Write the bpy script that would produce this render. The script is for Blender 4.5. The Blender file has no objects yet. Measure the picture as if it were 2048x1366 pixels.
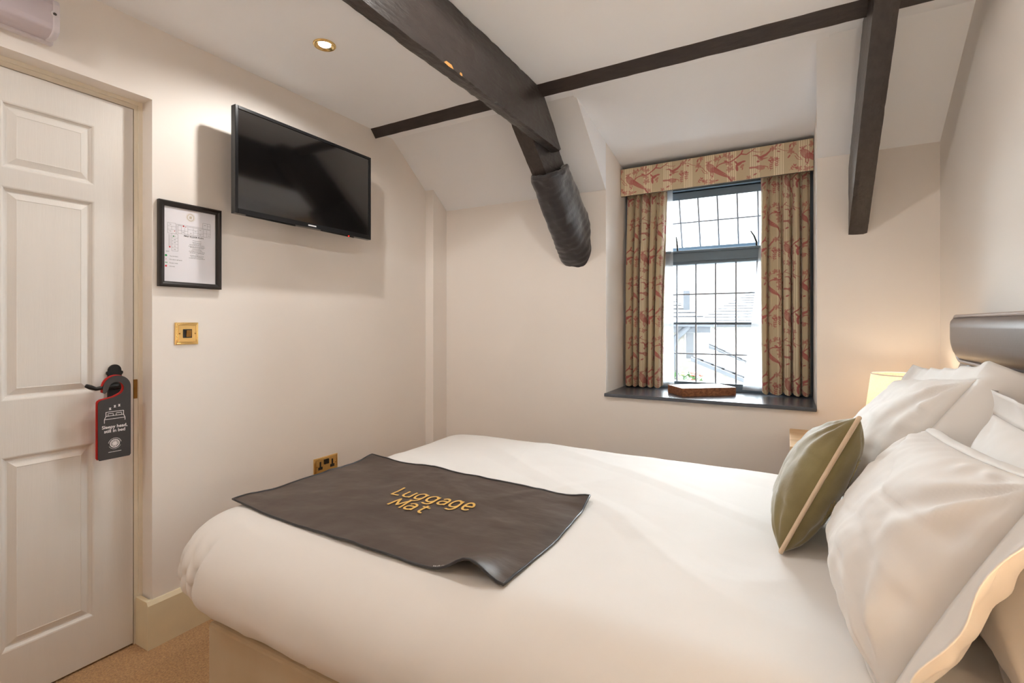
import bpy, bmesh, math, random
import numpy as np
from mathutils import Vector, Matrix, noise

random.seed(4)
PI = math.pi
SC = bpy.context.scene
COL = SC.collection

# ------------------------------------------------------------------ camera, sky, exposure
cam_d = bpy.data.cameras.new('camera')
cam_d.sensor_width = 36.0
cam_d.lens = 994.0 / 2048.0 * 36.0
cam_d.shift_y = -35.0 / 2048.0
cam_d.clip_start = 0.02
cam = bpy.data.objects.new('camera', cam_d)
cam.location = (0.0, 0.0, 1.19)
cam.rotation_euler = (PI / 2, 0, math.radians(29.0))
COL.objects.link(cam)
SC.camera = cam

W = bpy.data.worlds.new('overcast_sky')
SC.world = W
W.use_nodes = True
W.node_tree.nodes['Background'].inputs[0].default_value = (0.90, 0.95, 1.0, 1)
W.node_tree.nodes['Background'].inputs[1].default_value = 2.4

# bright overcast: the sun as a very broad soft source behind the cloud, beyond the dormer
sn = bpy.data.lights.new('veiled_sun', 'SUN')
sn.energy = 66.0; sn.angle = math.radians(150); sn.color = (0.88, 0.95, 1.0)
sno = bpy.data.objects.new('veiled_sun', sn)
sno.rotation_euler = Vector((-0.48, -0.82, -0.36)).to_track_quat('-Z', 'Y').to_euler()
sno.location = (2, 8, 6)
COL.objects.link(sno)

# guides sky sampling through the dormer window, gives off nothing itself
pl = bpy.data.lights.new('window_portal', 'AREA')
pl.shape = 'RECTANGLE'; pl.size = 1.0; pl.size_y = 1.3
pl.cycles.is_portal = True
po = bpy.data.objects.new('window_portal', pl)
po.location = (-0.385, 3.34, 1.42); po.rotation_euler = (-PI / 2, 0, 0)
COL.objects.link(po)

SC.view_settings.view_transform = 'Standard'
SC.view_settings.look = 'None'
SC.view_settings.gamma = 1.0
SC.view_settings.use_curve_mapping = False
SC.view_settings.exposure = 0.28
SC.cycles.diffuse_bounces = 8
SC.cycles.max_bounces = 16
SC.cycles.transparent_max_bounces = 16

DOWNLIGHT_W = (21.0, 15.0, 13.0)
DOWN_COL = (1.0, 0.965, 0.915)
LAMP_W = (0.8, 13.5)
LAMP_COL = (1.0, 0.83, 0.62)


# ------------------------------------------------------------------ materials
def lin(c):
    return tuple(((v / 255.0) / 12.92 if v / 255.0 <= 0.04045 else ((v / 255.0 + 0.055) / 1.055) ** 2.4) for v in c)


class NT:
    def __init__(s, name):
        s.m = bpy.data.materials.new(name)
        s.m.use_nodes = True
        s.t = s.m.node_tree
        s.b = s.t.nodes['Principled BSDF']
        s.out = s.t.nodes['Material Output']

    def n(s, typ, **kw):
        nd = s.t.nodes.new(typ)
        for k, v in kw.items():
            setattr(nd, k, v)
        return nd

    def l(s, a, b):
        s.t.links.new(a, b)


def mat(name, rgb, rough=0.6, metal=0.0, var=0.06, vscale=6.0, bump=0.0, bscale=200.0, bdist=0.002,
        stretch=None, spec=0.5, emit=None, estr=0.0, sheen=0.0, coat=0.0, detail=4.0, rgb2=None):
    k = NT(name)
    c = lin(rgb)
    tc = k.n('ShaderNodeTexCoord')
    mp = k.n('ShaderNodeMapping')
    if stretch:
        mp.inputs['Scale'].default_value = stretch
    k.l(tc.outputs['Object'], mp.inputs['Vector'])
    nz = k.n('ShaderNodeTexNoise')
    nz.inputs['Scale'].default_value = vscale
    nz.inputs['Detail'].default_value = detail
    k.l(mp.outputs[0], nz.inputs['Vector'])
    ramp = k.n('ShaderNodeValToRGB')
    d = lin(rgb2) if rgb2 else tuple(v * (1 - var) for v in c)
    e = c if rgb2 else tuple(min(1, v * (1 + var)) for v in c)
    ramp.color_ramp.elements[0].position = 0.3
    ramp.color_ramp.elements[1].position = 0.7
    ramp.color_ramp.elements[0].color = (*d, 1)
    ramp.color_ramp.elements[1].color = (*e, 1)
    k.l(nz.outputs['Fac'], ramp.inputs['Fac'])
    k.l(ramp.outputs['Color'], k.b.inputs['Base Color'])
    k.b.inputs['Roughness'].default_value = rough
    k.b.inputs['Metallic'].default_value = metal
    k.b.inputs['Specular IOR Level'].default_value = spec
    if sheen:
        k.b.inputs['Sheen Weight'].default_value = sheen
    if coat:
        k.b.inputs['Coat Weight'].default_value = coat
        k.b.inputs['Coat Roughness'].default_value = 0.1
    if bump:
        n2 = k.n('ShaderNodeTexNoise')
        n2.inputs['Scale'].default_value = bscale
        n2.inputs['Detail'].default_value = 5.0
        k.l(mp.outputs[0], n2.inputs['Vector'])
        bp = k.n('ShaderNodeBump')
        bp.inputs['Strength'].default_value = bump
        bp.inputs['Distance'].default_value = bdist
        k.l(n2.outputs['Fac'], bp.inputs['Height'])
        k.l(bp.outputs[0], k.b.inputs['Normal'])
    if emit:
        k.b.inputs['Emission Color'].default_value = (*lin(emit), 1)
        k.b.inputs['Emission Strength'].default_value = estr
    return k.m


def mat_attr(name, rough=0.85, sheen=0.2, translucent=0.0):
    """cloth whose flat print is carried by a colour attribute"""
    k = NT(name)
    at = k.n('ShaderNodeAttribute', attribute_name='print')
    k.l(at.outputs['Color'], k.b.inputs['Base Color'])
    k.b.inputs['Roughness'].default_value = rough
    k.b.inputs['Sheen Weight'].default_value = sheen
    tc = k.n('ShaderNodeTexCoord')
    wv = k.n('ShaderNodeTexNoise')
    wv.inputs['Scale'].default_value = 900
    k.l(tc.outputs['Object'], wv.inputs['Vector'])
    bp = k.n('ShaderNodeBump')
    bp.inputs['Strength'].default_value = 0.2
    bp.inputs['Distance'].default_value = 0.001
    k.l(wv.outputs['Fac'], bp.inputs['Height'])
    k.l(bp.outputs[0], k.b.inputs['Normal'])
    if translucent:
        tr = k.n('ShaderNodeBsdfTranslucent')
        k.l(at.outputs['Color'], tr.inputs['Color'])
        mx = k.n('ShaderNodeMixShader')
        mx.inputs[0].default_value = translucent
        k.l(k.b.outputs[0], mx.inputs[1]); k.l(tr.outputs[0], mx.inputs[2])
        k.l(mx.outputs[0], k.out.inputs['Surface'])
    return k.m


def mat_sheer(name, rgb, transp=0.45, transl=0.7, weave=900.0):
    k = NT(name)
    k.b.inputs['Base Color'].default_value = (*lin(rgb), 1)
    k.b.inputs['Roughness'].default_value = 0.9
    tr = k.n('ShaderNodeBsdfTranslucent'); tr.inputs['Color'].default_value = (*lin(rgb), 1)
    tp = k.n('ShaderNodeBsdfTransparent')
    m1 = k.n('ShaderNodeMixShader'); m1.inputs[0].default_value = transl
    k.l(k.b.outputs[0], m1.inputs[1]); k.l(tr.outputs[0], m1.inputs[2])
    m2 = k.n('ShaderNodeMixShader')
    tc = k.n('ShaderNodeTexCoord'); nz = k.n('ShaderNodeTexNoise'); nz.inputs['Scale'].default_value = weave
    k.l(tc.outputs['Object'], nz.inputs['Vector'])
    mr = k.n('ShaderNodeMapRange'); mr.inputs['From Min'].default_value = 0.3; mr.inputs['From Max'].default_value = 0.7
    mr.inputs['To Min'].default_value = max(0, transp - 0.12); mr.inputs['To Max'].default_value = min(1, transp + 0.12)
    k.l(nz.outputs['Fac'], mr.inputs['Value']); k.l(mr.outputs[0], m2.inputs[0])
    k.l(m1.outputs[0], m2.inputs[1]); k.l(tp.outputs[0], m2.inputs[2])
    k.l(m2.outputs[0], k.out.inputs['Surface'])
    return k.m


def mat_glass(name):
    k = NT(name)
    tp = k.n('ShaderNodeBsdfTransparent'); tp.inputs['Color'].default_value = (0.97, 0.985, 0.98, 1)
    gl = k.n('ShaderNodeBsdfGlossy'); gl.inputs['Roughness'].default_value = 0.01
    fr = k.n('ShaderNodeFresnel'); fr.inputs['IOR'].default_value = 1.45
    tc = k.n('ShaderNodeTexCoord'); nz = k.n('ShaderNodeTexNoise'); nz.inputs['Scale'].default_value = 9
    k.l(tc.outputs['Object'], nz.inputs['Vector'])
    bp = k.n('ShaderNodeBump'); bp.inputs['Strength'].default_value = 0.05; bp.inputs['Distance'].default_value = 0.004
    k.l(nz.outputs['Fac'], bp.inputs['Height']); k.l(bp.outputs[0], gl.inputs['Normal'])
    mx = k.n('ShaderNodeMixShader')
    k.l(fr.outputs[0], mx.inputs[0]); k.l(tp.outputs[0], mx.inputs[1]); k.l(gl.outputs[0], mx.inputs[2])
    k.l(mx.outputs[0], k.out.inputs['Surface'])
    return k.m


def mat_wood(name, a, b, scale=14.0, axis=(1, 9, 9), rough=0.45, bump=0.15):
    k = NT(name)
    tc = k.n('ShaderNodeTexCoord'); mp = k.n('ShaderNodeMapping'); mp.inputs['Scale'].default_value = axis
    k.l(tc.outputs['Object'], mp.inputs['Vector'])
    nz = k.n('ShaderNodeTexNoise'); nz.inputs['Scale'].default_value = scale; nz.inputs['Detail'].default_value = 6
    nz.inputs['Distortion'].default_value = 0.6
    k.l(mp.outputs[0], nz.inputs['Vector'])
    r = k.n('ShaderNodeValToRGB')
    r.color_ramp.elements[0].position = 0.32; r.color_ramp.elements[1].position = 0.68
    r.color_ramp.elements[0].color = (*lin(a), 1); r.color_ramp.elements[1].color = (*lin(b), 1)
    k.l(nz.outputs['Fac'], r.inputs['Fac']); k.l(r.outputs[0], k.b.inputs['Base Color'])
    k.b.inputs['Roughness'].default_value = rough
    bp = k.n('ShaderNodeBump'); bp.inputs['Strength'].default_value = bump; bp.inputs['Distance'].default_value = 0.003
    k.l(nz.outputs['Fac'], bp.inputs['Height']); k.l(bp.outputs[0], k.b.inputs['Normal'])
    return k.m


M = {}
M['wall'] = mat('cream_wall_paint', (236, 230, 224), 0.75, var=0.015, vscale=2.0, bump=0.10, bscale=60, bdist=0.002)
M['ceil'] = mat('white_ceiling_paint', (243, 245, 249), 0.8, var=0.012, vscale=2.0, bump=0.08, bscale=50, bdist=0.002)
M['gloss_white'] = mat('ivory_gloss_paint', (229, 221, 205), 0.38, var=0.02, vscale=4.0, bump=0.10, bscale=40, bdist=0.001, stretch=(1, 8, 1))
M['door'] = mat('white_door_paint', (217, 213, 208), 0.42, var=0.012, vscale=5, bump=0.16, bscale=26, bdist=0.0016, stretch=(6, 10, 0.7))
M['skirting'] = mat('old_cream_skirting_paint', (228, 215, 184), 0.45, var=0.05, vscale=9, bump=0.12, bscale=40, bdist=0.001)
M['carpet'] = mat('beige_twist_carpet', (208, 164, 108), 0.95, rgb2=(162, 118, 70), vscale=170, bump=0.9, bscale=330, bdist=0.006, sheen=0.3, detail=3)
M['beam'] = mat('dark_brown_beam_paint', (62, 55, 52), 0.36, rgb2=(50, 43, 41), vscale=14, bump=0.55, bscale=30, bdist=0.006, stretch=(3, 0.8, 3), spec=0.5)
M['beam_x'] = mat('dark_brown_purlin_paint', (58, 49, 46), 0.45, rgb2=(46, 38, 36), vscale=16, bump=0.5, bscale=30, bdist=0.005, stretch=(0.8, 3, 3))
M['bare_wood'] = mat('bare_wood_chip', (206, 150, 84), 0.7, var=0.1, vscale=60)
M['sill'] = mat('charcoal_sill_paint', (76, 80, 88), 0.26, var=0.08, vscale=12, bump=0.06, bscale=60, bdist=0.001)
M['winframe'] = mat('slate_grey_window_paint', (96, 113, 127), 0.4, var=0.06, vscale=9, bump=0.05, bscale=60)
M['lead'] = mat('grey_lead_came', (132, 136, 144), 0.5, metal=0.2, var=0.08, vscale=30)
M['glass'] = mat_glass('window_glass')
M['black_iron'] = mat('black_iron', (26, 24, 24), 0.42, metal=0.3, var=0.2, vscale=40, bump=0.25, bscale=90, bdist=0.001)
M['brass'] = mat('polished_brass', (238, 204, 138), 0.24, metal=1.0, var=0.05, vscale=20)
M['dull_brass'] = mat('aged_brass', (150, 108, 52), 0.4, metal=0.8, var=0.15, vscale=40)
M['black_plastic'] = mat('black_plastic', (22, 21, 22), 0.32, var=0.05, vscale=30)
M['tv_screen'] = mat('dark_glossy_screen', (10, 9, 9), 0.08, var=0.02, vscale=3, spec=1.0, coat=1.0)
M['tv_screen'].node_tree.nodes['Principled BSDF'].inputs['Coat IOR'].default_value = 1.7
M['tv_bezel'] = mat('black_gloss_bezel', (20, 20, 22), 0.25, var=0.03, vscale=30)
M['silver_print'] = mat('silver_print', (215, 216, 220), 0.4, var=0.02)
M['red_led'] = mat('red_standby_led', (200, 20, 20), 0.4, emit=(255, 40, 30), estr=2.0)
M['frame_black'] = mat('black_frame_lacquer', (38, 33, 31), 0.28, var=0.08, vscale=20)
M['paper'] = mat('white_paper', (226, 224, 230), 0.6, var=0.01)
M['ink'] = mat('grey_ink', (120, 118, 122), 0.7, var=0.02)
M['ink_dark'] = mat('dark_ink', (70, 68, 70), 0.7, var=0.02)
M['green_dot'] = mat('green_ink', (20, 150, 80), 0.6, var=0.02)
M['red_dot'] = mat('red_ink', (214, 50, 64), 0.6, var=0.02)
M['gold_ink'] = mat('faint_gold_ink', (188, 172, 128), 0.6, var=0.02)
M['white_plastic'] = mat('white_plastic', (214, 208, 214), 0.35, var=0.01)
M['diffuser'] = mat('frosted_lilac_white_diffuser', (200, 190, 198), 0.45, var=0.01)
M['bulb'] = mat('lit_bulb', (255, 250, 240), 0.4, emit=(255, 244, 226), estr=14.0)
M['lamp_bulb'] = mat('lit_lamp_bulb', (255, 240, 220), 0.4, emit=(255, 214, 160), estr=14.0)
M['duvet'] = mat('white_cotton_duvet', (226, 222, 218), 0.72, var=0.012, vscale=5, bump=0.12, bscale=14, bdist=0.006, sheen=0.15)
M['pillow'] = mat('white_cotton_pillowcase', (226, 222, 218), 0.72, var=0.012, vscale=5, bump=0.14, bscale=16, bdist=0.005, sheen=0.15)
M['divan'] = mat('beige_suede_divan', (196, 178, 150), 0.9, rgb2=(180, 158, 124), vscale=5, bump=0.15, bscale=70, bdist=0.002, sheen=0.3, stretch=(1, 1, 0.5))
M['mattress'] = mat('cream_mattress', (224, 214, 198), 0.85, var=0.03)
M['olive'] = mat('olive_velvet', (134, 121, 74), 0.65, rgb2=(112, 97, 54), vscale=8, bump=0.25, bscale=40, bdist=0.004, sheen=0.6)
M['piping'] = mat('pale_pink_beige_piping', (214, 190, 162), 0.8, var=0.05, vscale=60, bump=0.3, bscale=300)
M['thread'] = mat('pale_olive_embroidery', (188, 172, 122), 0.7, var=0.05)
M['leather'] = mat('taupe_brown_leather', (98, 84, 80), 0.34, var=0.06, vscale=8, bump=0.12, bscale=120, bdist=0.001, spec=0.5)
M['leather_pipe'] = mat('pale_leather_piping', (150, 132, 122), 0.4, var=0.06, vscale=20)
M['leather_dark'] = mat('deep_pleat_leather', (60, 40, 42), 0.5, var=0.06)
M['mat'] = mat('dark_brown_faux_leather', (82, 70, 63), 0.46, rgb2=(70, 58, 51), vscale=5, bump=0.4, bscale=9, bdist=0.006, spec=0.4, stretch=(1, 2.2, 1))
M['mat_edge'] = mat('charcoal_piped_edge', (44, 42, 44), 0.35, var=0.08, vscale=40)
M['gold_print'] = mat('mustard_gold_print', (220, 176, 92), 0.5, var=0.03, vscale=30)
M['white_print'] = mat('white_print', (236, 232, 232), 0.6, var=0.01)
M['tag'] = mat('charcoal_card', (54, 50, 50), 0.6, var=0.04, vscale=20)
M['tag_red'] = mat('red_card', (190, 34, 28), 0.6, var=0.04, vscale=20)
M['wrap'] = mat('black_jersey_wrap', (44, 38, 40), 0.62, rgb2=(34, 29, 32), vscale=9, bump=0.4, bscale=24, bdist=0.004, sheen=0.35, stretch=(1, 3, 3))
M['lampshade'] = mat_sheer('cream_linen_shade', (240, 226, 204), transp=0.04, transl=0.55, weave=160)
M['lamp_base'] = mat('brushed_nickel', (170, 160, 150), 0.3, metal=0.9, var=0.05)
M['oak'] = mat_wood('pale_oak', (196, 160, 118), (216, 184, 142), 6.0, (1, 8, 8), 0.5)
M['walnut'] = mat_wood('reddish_walnut', (112, 66, 42), (164, 108, 72), 9.0, (2, 12, 12), 0.35)
M['dark_wood'] = mat_wood('dark_inlay', (58, 36, 26), (84, 54, 38), 10.0, (2, 10, 10), 0.35)
M['pale_wood'] = mat_wood('pale_inlay', (206, 190, 170), (224, 210, 192), 10.0, (2, 10, 10), 0.3)
M['net'] = mat_sheer('white_net', (216, 219, 224), transp=0.28, transl=0.5, weave=700)
M['toile'] = mat_attr('red_toile_cotton', 0.85, 0.2, 0.18)
M['pelmet'] = mat_attr('red_toile_pelmet_cloth', 0.85, 0.2, 0.0)
M['lining'] = mat('dark_pelmet_lining', (96, 84, 72), 0.9, var=0.04)
M['slate'] = mat('pale_grey_slate', (104, 106, 110), 0.75, rgb2=(86, 88, 92), vscale=9, bump=0.5, bscale=14, bdist=0.02)
M['stone'] = mat('pale_rubble_stone', (206, 204, 198), 0.9, rgb2=(168, 166, 160), vscale=7, bump=0.8, bscale=9, bdist=0.05)
M['gutter'] = mat('grey_blue_gutter', (112, 118, 126), 0.6, var=0.05)
M['upvc'] = mat('white_window_frame', (176, 178, 180), 0.5, var=0.02)
M['dark_pane'] = mat('dim_window_pane', (120, 126, 134), 0.3, var=0.1)
M['bounce_yard'] = mat('pale_bounce_yard', (186, 184, 180), 0.9, var=0.08, vscale=3)
M['basket'] = mat('woven_wicker', (140, 106, 74), 0.8, var=0.2, vscale=60, bump=0.5, bscale=60, bdist=0.01)
M['leaf'] = mat('green_foliage', (66, 104, 60), 0.6, var=0.2, vscale=40)
M['petal_red'] = mat('coral_petal', (180, 92, 82), 0.6, var=0.2, vscale=40)
M['petal_yellow'] = mat('cream_petal', (190, 182, 120), 0.6, var=0.2, vscale=40)


# ------------------------------------------------------------------ mesh helpers
class MB:
    def __init__(s):
        s.v = []; s.f = []

    def add(s, vs, fs):
        o = len(s.v)
        s.v += [tuple(p) for p in vs]
        s.f += [tuple(i + o for i in q) for q in fs]
        return s

    def box(s, x0, x1, y0, y1, z0, z1):
        vs = [(x, y, z) for x in (x0, x1) for y in (y0, y1) for z in (z0, z1)]
        return s.add(vs, [(0, 1, 3, 2), (4, 6, 7, 5), (0, 4, 5, 1), (2, 3, 7, 6), (0, 2, 6, 4), (1, 5, 7, 3)])

    def prism(s, poly, axis, a, b):
        """polygon in the two other axes (in xyz order) extruded along axis"""
        n = len(poly)
        def mk(p, t):
            return {'x': (t, p[0], p[1]), 'y': (p[0], t, p[1]), 'z': (p[0], p[1], t)}[axis]
        vs = [mk(p, a) for p in poly] + [mk(p, b) for p in poly]
        fs = [tuple(range(n)), tuple(range(2 * n - 1, n - 1, -1))]
        fs += [(i, (i + 1) % n, n + (i + 1) % n, n + i) for i in range(n)]
        return s.add(vs, fs)

    def hexa(s, c):
        """eight corners: four of one end, four of the other"""
        return s.add(c, [(0, 1, 2, 3), (7, 6, 5, 4), (0, 4, 5, 1), (1, 5, 6, 2), (2, 6, 7, 3), (3, 7, 4, 0)])

    def tube(s, path, r, seg=8, closed=False, caps=True):
        path = [Vector(p) for p in path]
        n = len(path)
        rr = r if hasattr(r, '__len__') else [r] * n
        vs = []
        prev = None
        for i, p in enumerate(path):
            if closed:
                t = path[(i + 1) % n] - path[i - 1]
            else:
                t = path[min(i + 1, n - 1)] - path[max(i - 1, 0)]
            t.normalize()
            if prev is None:
                up = Vector((0, 0, 1)) if abs(t.z) < 0.9 else Vector((1, 0, 0))
                a = t.cross(up).normalized()
            else:
                a = (prev - t * prev.dot(t)).normalized()
            prev = a
            b = t.cross(a)
            for k in range(seg):
                w = 2 * PI * k / seg
                vs.append(p + (a * math.cos(w) + b * math.sin(w)) * rr[i])
        fs = []
        for i in range(n if closed else n - 1):
            for k in range(seg):
                j = (i + 1) % n
                fs.append((i * seg + k, i * seg + (k + 1) % seg, j * seg + (k + 1) % seg, j * seg + k))
        if caps and not closed:
            fs.append(tuple(range(seg - 1, -1, -1)))
            fs.append(tuple((n - 1) * seg + k for k in range(seg)))
        return s.add(vs, fs)

    def lathe(s, prof, c, seg=32, axis='z'):
        vs = []
        for r, h in prof:
            for k in range(seg):
                w = 2 * PI * k / seg
                if axis == 'z':
                    vs.append((c[0] + r * math.cos(w), c[1] + r * math.sin(w), c[2] + h))
                elif axis == 'x':
                    vs.append((c[0] + h, c[1] + r * math.cos(w), c[2] + r * math.sin(w)))
                else:
                    vs.append((c[0] + r * math.cos(w), c[1] + h, c[2] + r * math.sin(w)))
        fs = []
        for i in range(len(prof) - 1):
            for k in range(seg):
                fs.append((i * seg + k, i * seg + (k + 1) % seg, (i + 1) * seg + (k + 1) % seg, (i + 1) * seg + k))
        return s.add(vs, fs)

    def grid(s, fn, nu, nv, flip=False):
        vs = [fn(i / nu, j / nv) for i in range(nu + 1) for j in range(nv + 1)]
        fs = []
        for i in range(nu):
            for j in range(nv):
                a = i * (nv + 1) + j
                q = (a, a + nv + 1, a + nv + 2, a + 1)
                fs.append(q[::-1] if flip else q)
        return s.add(vs, fs)


def root(name, loc, label=None, cat=None, group=None, kind=None):
    o = bpy.data.objects.new(name, None)
    o.empty_display_size = 0.05
    o.location = loc
    COL.objects.link(o)
    tag(o, label, cat, group, kind)
    return o


def tag(o, label=None, cat=None, group=None, kind=None):
    if label: o['label'] = label
    if cat: o['category'] = cat
    if group: o['group'] = group
    if kind: o['kind'] = kind
    return o


def world_loc(o):
    v = Vector((0, 0, 0))
    while o is not None:
        v += Vector(o.location)
        o = o.parent
    return v


def obj(name, mb, m, parent=None, smooth=False, bev=0.0, bseg=2, angle=35, fix=True, label=None, sub=0):
    """link one mesh object; vertices are given in world metres"""
    vs = np.array(mb.v, float)
    lo = vs.min(0); hi = vs.max(0)
    org = Vector(((lo[0] + hi[0]) / 2, (lo[1] + hi[1]) / 2, lo[2]))
    me = bpy.data.meshes.new(name)
    me.from_pydata((vs - np.array(org)).tolist(), [], mb.f)
    me.update()
    if fix:
        bm = bmesh.new(); bm.from_mesh(me)
        bmesh.ops.recalc_face_normals(bm, faces=bm.faces)
        bm.to_mesh(me); bm.free()
    me.materials.append(m)
    if smooth:
        me.polygons.foreach_set('use_smooth', [True] * len(me.polygons))
    o = bpy.data.objects.new(name, me)
    COL.objects.link(o)
    if parent is not None:
        o.parent = parent
        o.location = org - world_loc(parent)
    else:
        o.location = org
    if bev:
        b = o.modifiers.new('bevel', 'BEVEL')
        b.width = bev; b.segments = bseg; b.limit_method = 'ANGLE'; b.angle_limit = math.radians(angle)
        b.harden_normals = False
    if sub:
        b = o.modifiers.new('sub', 'SUBSURF'); b.levels = sub; b.render_levels = sub
    if label: o['label'] = label
    return o


def structure(name, mb, m, **kw):
    o = obj(name, mb, m, **kw)
    o['kind'] = 'structure'
    return o


def fbm(x, y, z=0.0, oct=3):
    s = 0; a = 1.0
    for _ in range(oct):
        s += a * noise.noise((x, y, z)); x *= 2.03; y *= 2.03; z *= 2.03; a *= 0.5
    return s


def text_2d(body, size, align='CENTER', spacing=1.0, line=1.0, bold=0.0):
    cu = bpy.data.curves.new('lettering', 'FONT')
    cu.body = body; cu.size = size; cu.align_x = align
    cu.space_character = spacing; cu.space_line = line
    cu.offset = bold
    o = bpy.data.objects.new('lettering', cu)
    COL.objects.link(o)
    bpy.context.view_layer.update()
    dg = bpy.context.evaluated_depsgraph_get()
    me = bpy.data.meshes.new_from_object(o.evaluated_get(dg))
    vs = [(v.co.x, v.co.y) for v in me.vertices]
    fs = [tuple(p.vertices) for p in me.polygons]
    bpy.data.objects.remove(o); bpy.data.meshes.remove(me); bpy.data.curves.remove(cu)
    return vs, fs


def put_text(mb, body, size, fn, maxlen=0.0, **kw):
    vs, fs = text_2d(body, size, **kw)
    if maxlen:
        tris = []
        for f in fs:
            for i in range(1, len(f) - 1):
                tris.append((vs[f[0]], vs[f[i]], vs[f[i + 1]]))
        done = []
        while tris:
            a, b, c = tris.pop()
            ls = [math.dist(a, b), math.dist(b, c), math.dist(c, a)]
            k = ls.index(max(ls))
            if ls[k] < maxlen:
                done.append((a, b, c)); continue
            a, b, c = ((a, b, c), (b, c, a), (c, a, b))[k]
            m = ((a[0] + b[0]) / 2, (a[1] + b[1]) / 2)
            tris += [(a, m, c), (m, b, c)]
        vs = [p for t in done for p in t]
        fs = [(3 * i, 3 * i + 1, 3 * i + 2) for i in range(len(done))]
    mb.add([fn(x, y) for x, y in vs], fs)
    return mb


def ribbon2d(mb, pts, w, fn, closed=False):
    """flat stroke of width w through 2-D points, mapped by fn"""
    n = len(pts)
    P = [Vector(p) for p in pts]
    L = []; R = []
    for i in range(n):
        if closed: t = P[(i + 1) % n] - P[i - 1]
        else: t = P[min(i + 1, n - 1)] - P[max(i - 1, 0)]
        t.normalize(); nn = Vector((-t.y, t.x)) * w / 2
        L.append(P[i] + nn); R.append(P[i] - nn)
    vs = [fn(p.x, p.y) for p in L] + [fn(p.x, p.y) for p in R]
    fs = [(i, (i + 1) % n, n + (i + 1) % n, n + i) for i in range(n if closed else n - 1)]
    mb.add(vs, fs)


def disc2d(mb, cx, cy, r, fn, seg=14):
    vs = [fn(cx + r * math.cos(2 * PI * k / seg), cy + r * math.sin(2 * PI * k / seg)) for k in range(seg)]
    mb.add(vs, [tuple(range(seg))])


# ------------------------------------------------------------------ room shell
XL, XR, YB, ZC = -2.05, 0.558, 2.685, 2.288
YR = -0.95
CR = 1.94            # crease between back wall and sloped ceiling
WX0, WX1 = -0.888, 0.119   # dormer opening
SILL = 0.805

structure('floor', MB().box(-2.4, 0.75, YR - 0.1, 3.3, -0.06, 0.0), M['carpet'])

# ceiling: flat part, two slopes either side of the dormer and the dormer's own slope
cb = MB()
cb.box(-2.3, 0.75, YR - 0.1, 2.235, ZC, ZC + 0.12)
def slab(x0, x1, y0, z0, y1, z1, xt0=None):
    c = [(x0, y0, z0), (x1 if xt0 is None else xt0, y0, z0), (x1 if xt0 is None else xt0, y0, z0 + 0.12), (x0, y0, z0 + 0.12),
         (x0, y1, z1), (x1, y1, z1), (x1, y1, z1 + 0.12), (x0, y1, z1 + 0.12)]
    cb.hexa(c)
slab(-2.3, WX0 - 0.004, 2.235, ZC, 2.70, 1.93)
slab(0.123, 0.75, 2.235, ZC, 2.70, 1.942)
# right slab's dormer edge is slightly skewed
slab(WX0 - 0.01, WX1 + 0.02, 2.19, 2.290, 3.30, 2.100)
structure('ceiling', cb, M['ceil'])

wl = MB()
DY0, DY1, DTOP = 0.066, 0.960, 2.018
wl.box(XL - 0.14, XL, YR - 0.1, DY0, 0, 2.4)
wl.box(XL - 0.14, XL, DY1, 2.9, 0, 2.4)
wl.box(XL - 0.14, XL, DY0, DY1, DTOP, 2.4)
structure('wall_left', wl, M['wall'])

wb = MB()
wb.box(-2.3, WX0, YB, 3.28, 0, 2.36)
wb.box(WX1, 0.75, YB, 3.28, 0, 2.36)
wb.box(WX0, WX1, YB, 3.28, 0, 0.785)
wb.box(WX0, WX1, 3.16, 3.28, 2.03, 2.36)
structure('wall_back', wb, M['wall'])
structure('wall_right', MB().box(XR, XR + 0.14, YR - 0.1, 3.28, 0, 2.4), M['wall'])
structure('wall_rear', MB().box(-2.3, XR + 0.14, YR - 0.12, YR, 0, 2.4), M['wall'])

# dormer cheeks
ck = MB().prism([(2.19, 2.34), (2.2, 2.312), (2.235, 2.2865), (2.684, 1.9405), (2.684, 2.36)], 'x', WX0 - 0.12, WX0)
structure('wall_dormer_left', ck, M['ceil'])
ck = MB().hexa([(0.0965, 2.19, 2.36), (0.0965, 2.235, 2.2865), (WX1, 2.684, 1.9525), (WX1, 2.684, 2.36),
                (0.25, 2.19, 2.36), (0.25, 2.235, 2.2865), (0.25, 2.684, 1.9525), (0.25, 2.684, 2.36)])
structure('wall_dormer_right', ck, M['ceil'])

# pipe boxing in the far left corner
structure('trim_1', MB().prism([(2.543, 0), (2.70, 0), (2.70, 1.95), (2.543, 2.07)], 'x', XL - 0.01, -1.987), M['wall'])

# skirting with a chamfered top edge, returned into the door reveal
sk = MB()
sk.prism([(XL - 0.01, 0), (XL + 0.016, 0), (XL + 0.016, 0.160), (XL + 0.006, 0.174), (XL - 0.01, 0.174)], 'y', 0.9545, 2.545)
sk.prism([(-2.121, 0), (XL + 0.016, 0), (XL + 0.016, 0.160), (XL + 0.006, 0.174), (-2.121, 0.174)], 'y', 0.9385, 0.9545)
structure('baseboard_left', sk, M['skirting'])
structure('baseboard_back', MB().box(-1.99, XR, YB - 0.016, YB, 0, 0.17), M['skirting'], bev=0.003)

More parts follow.
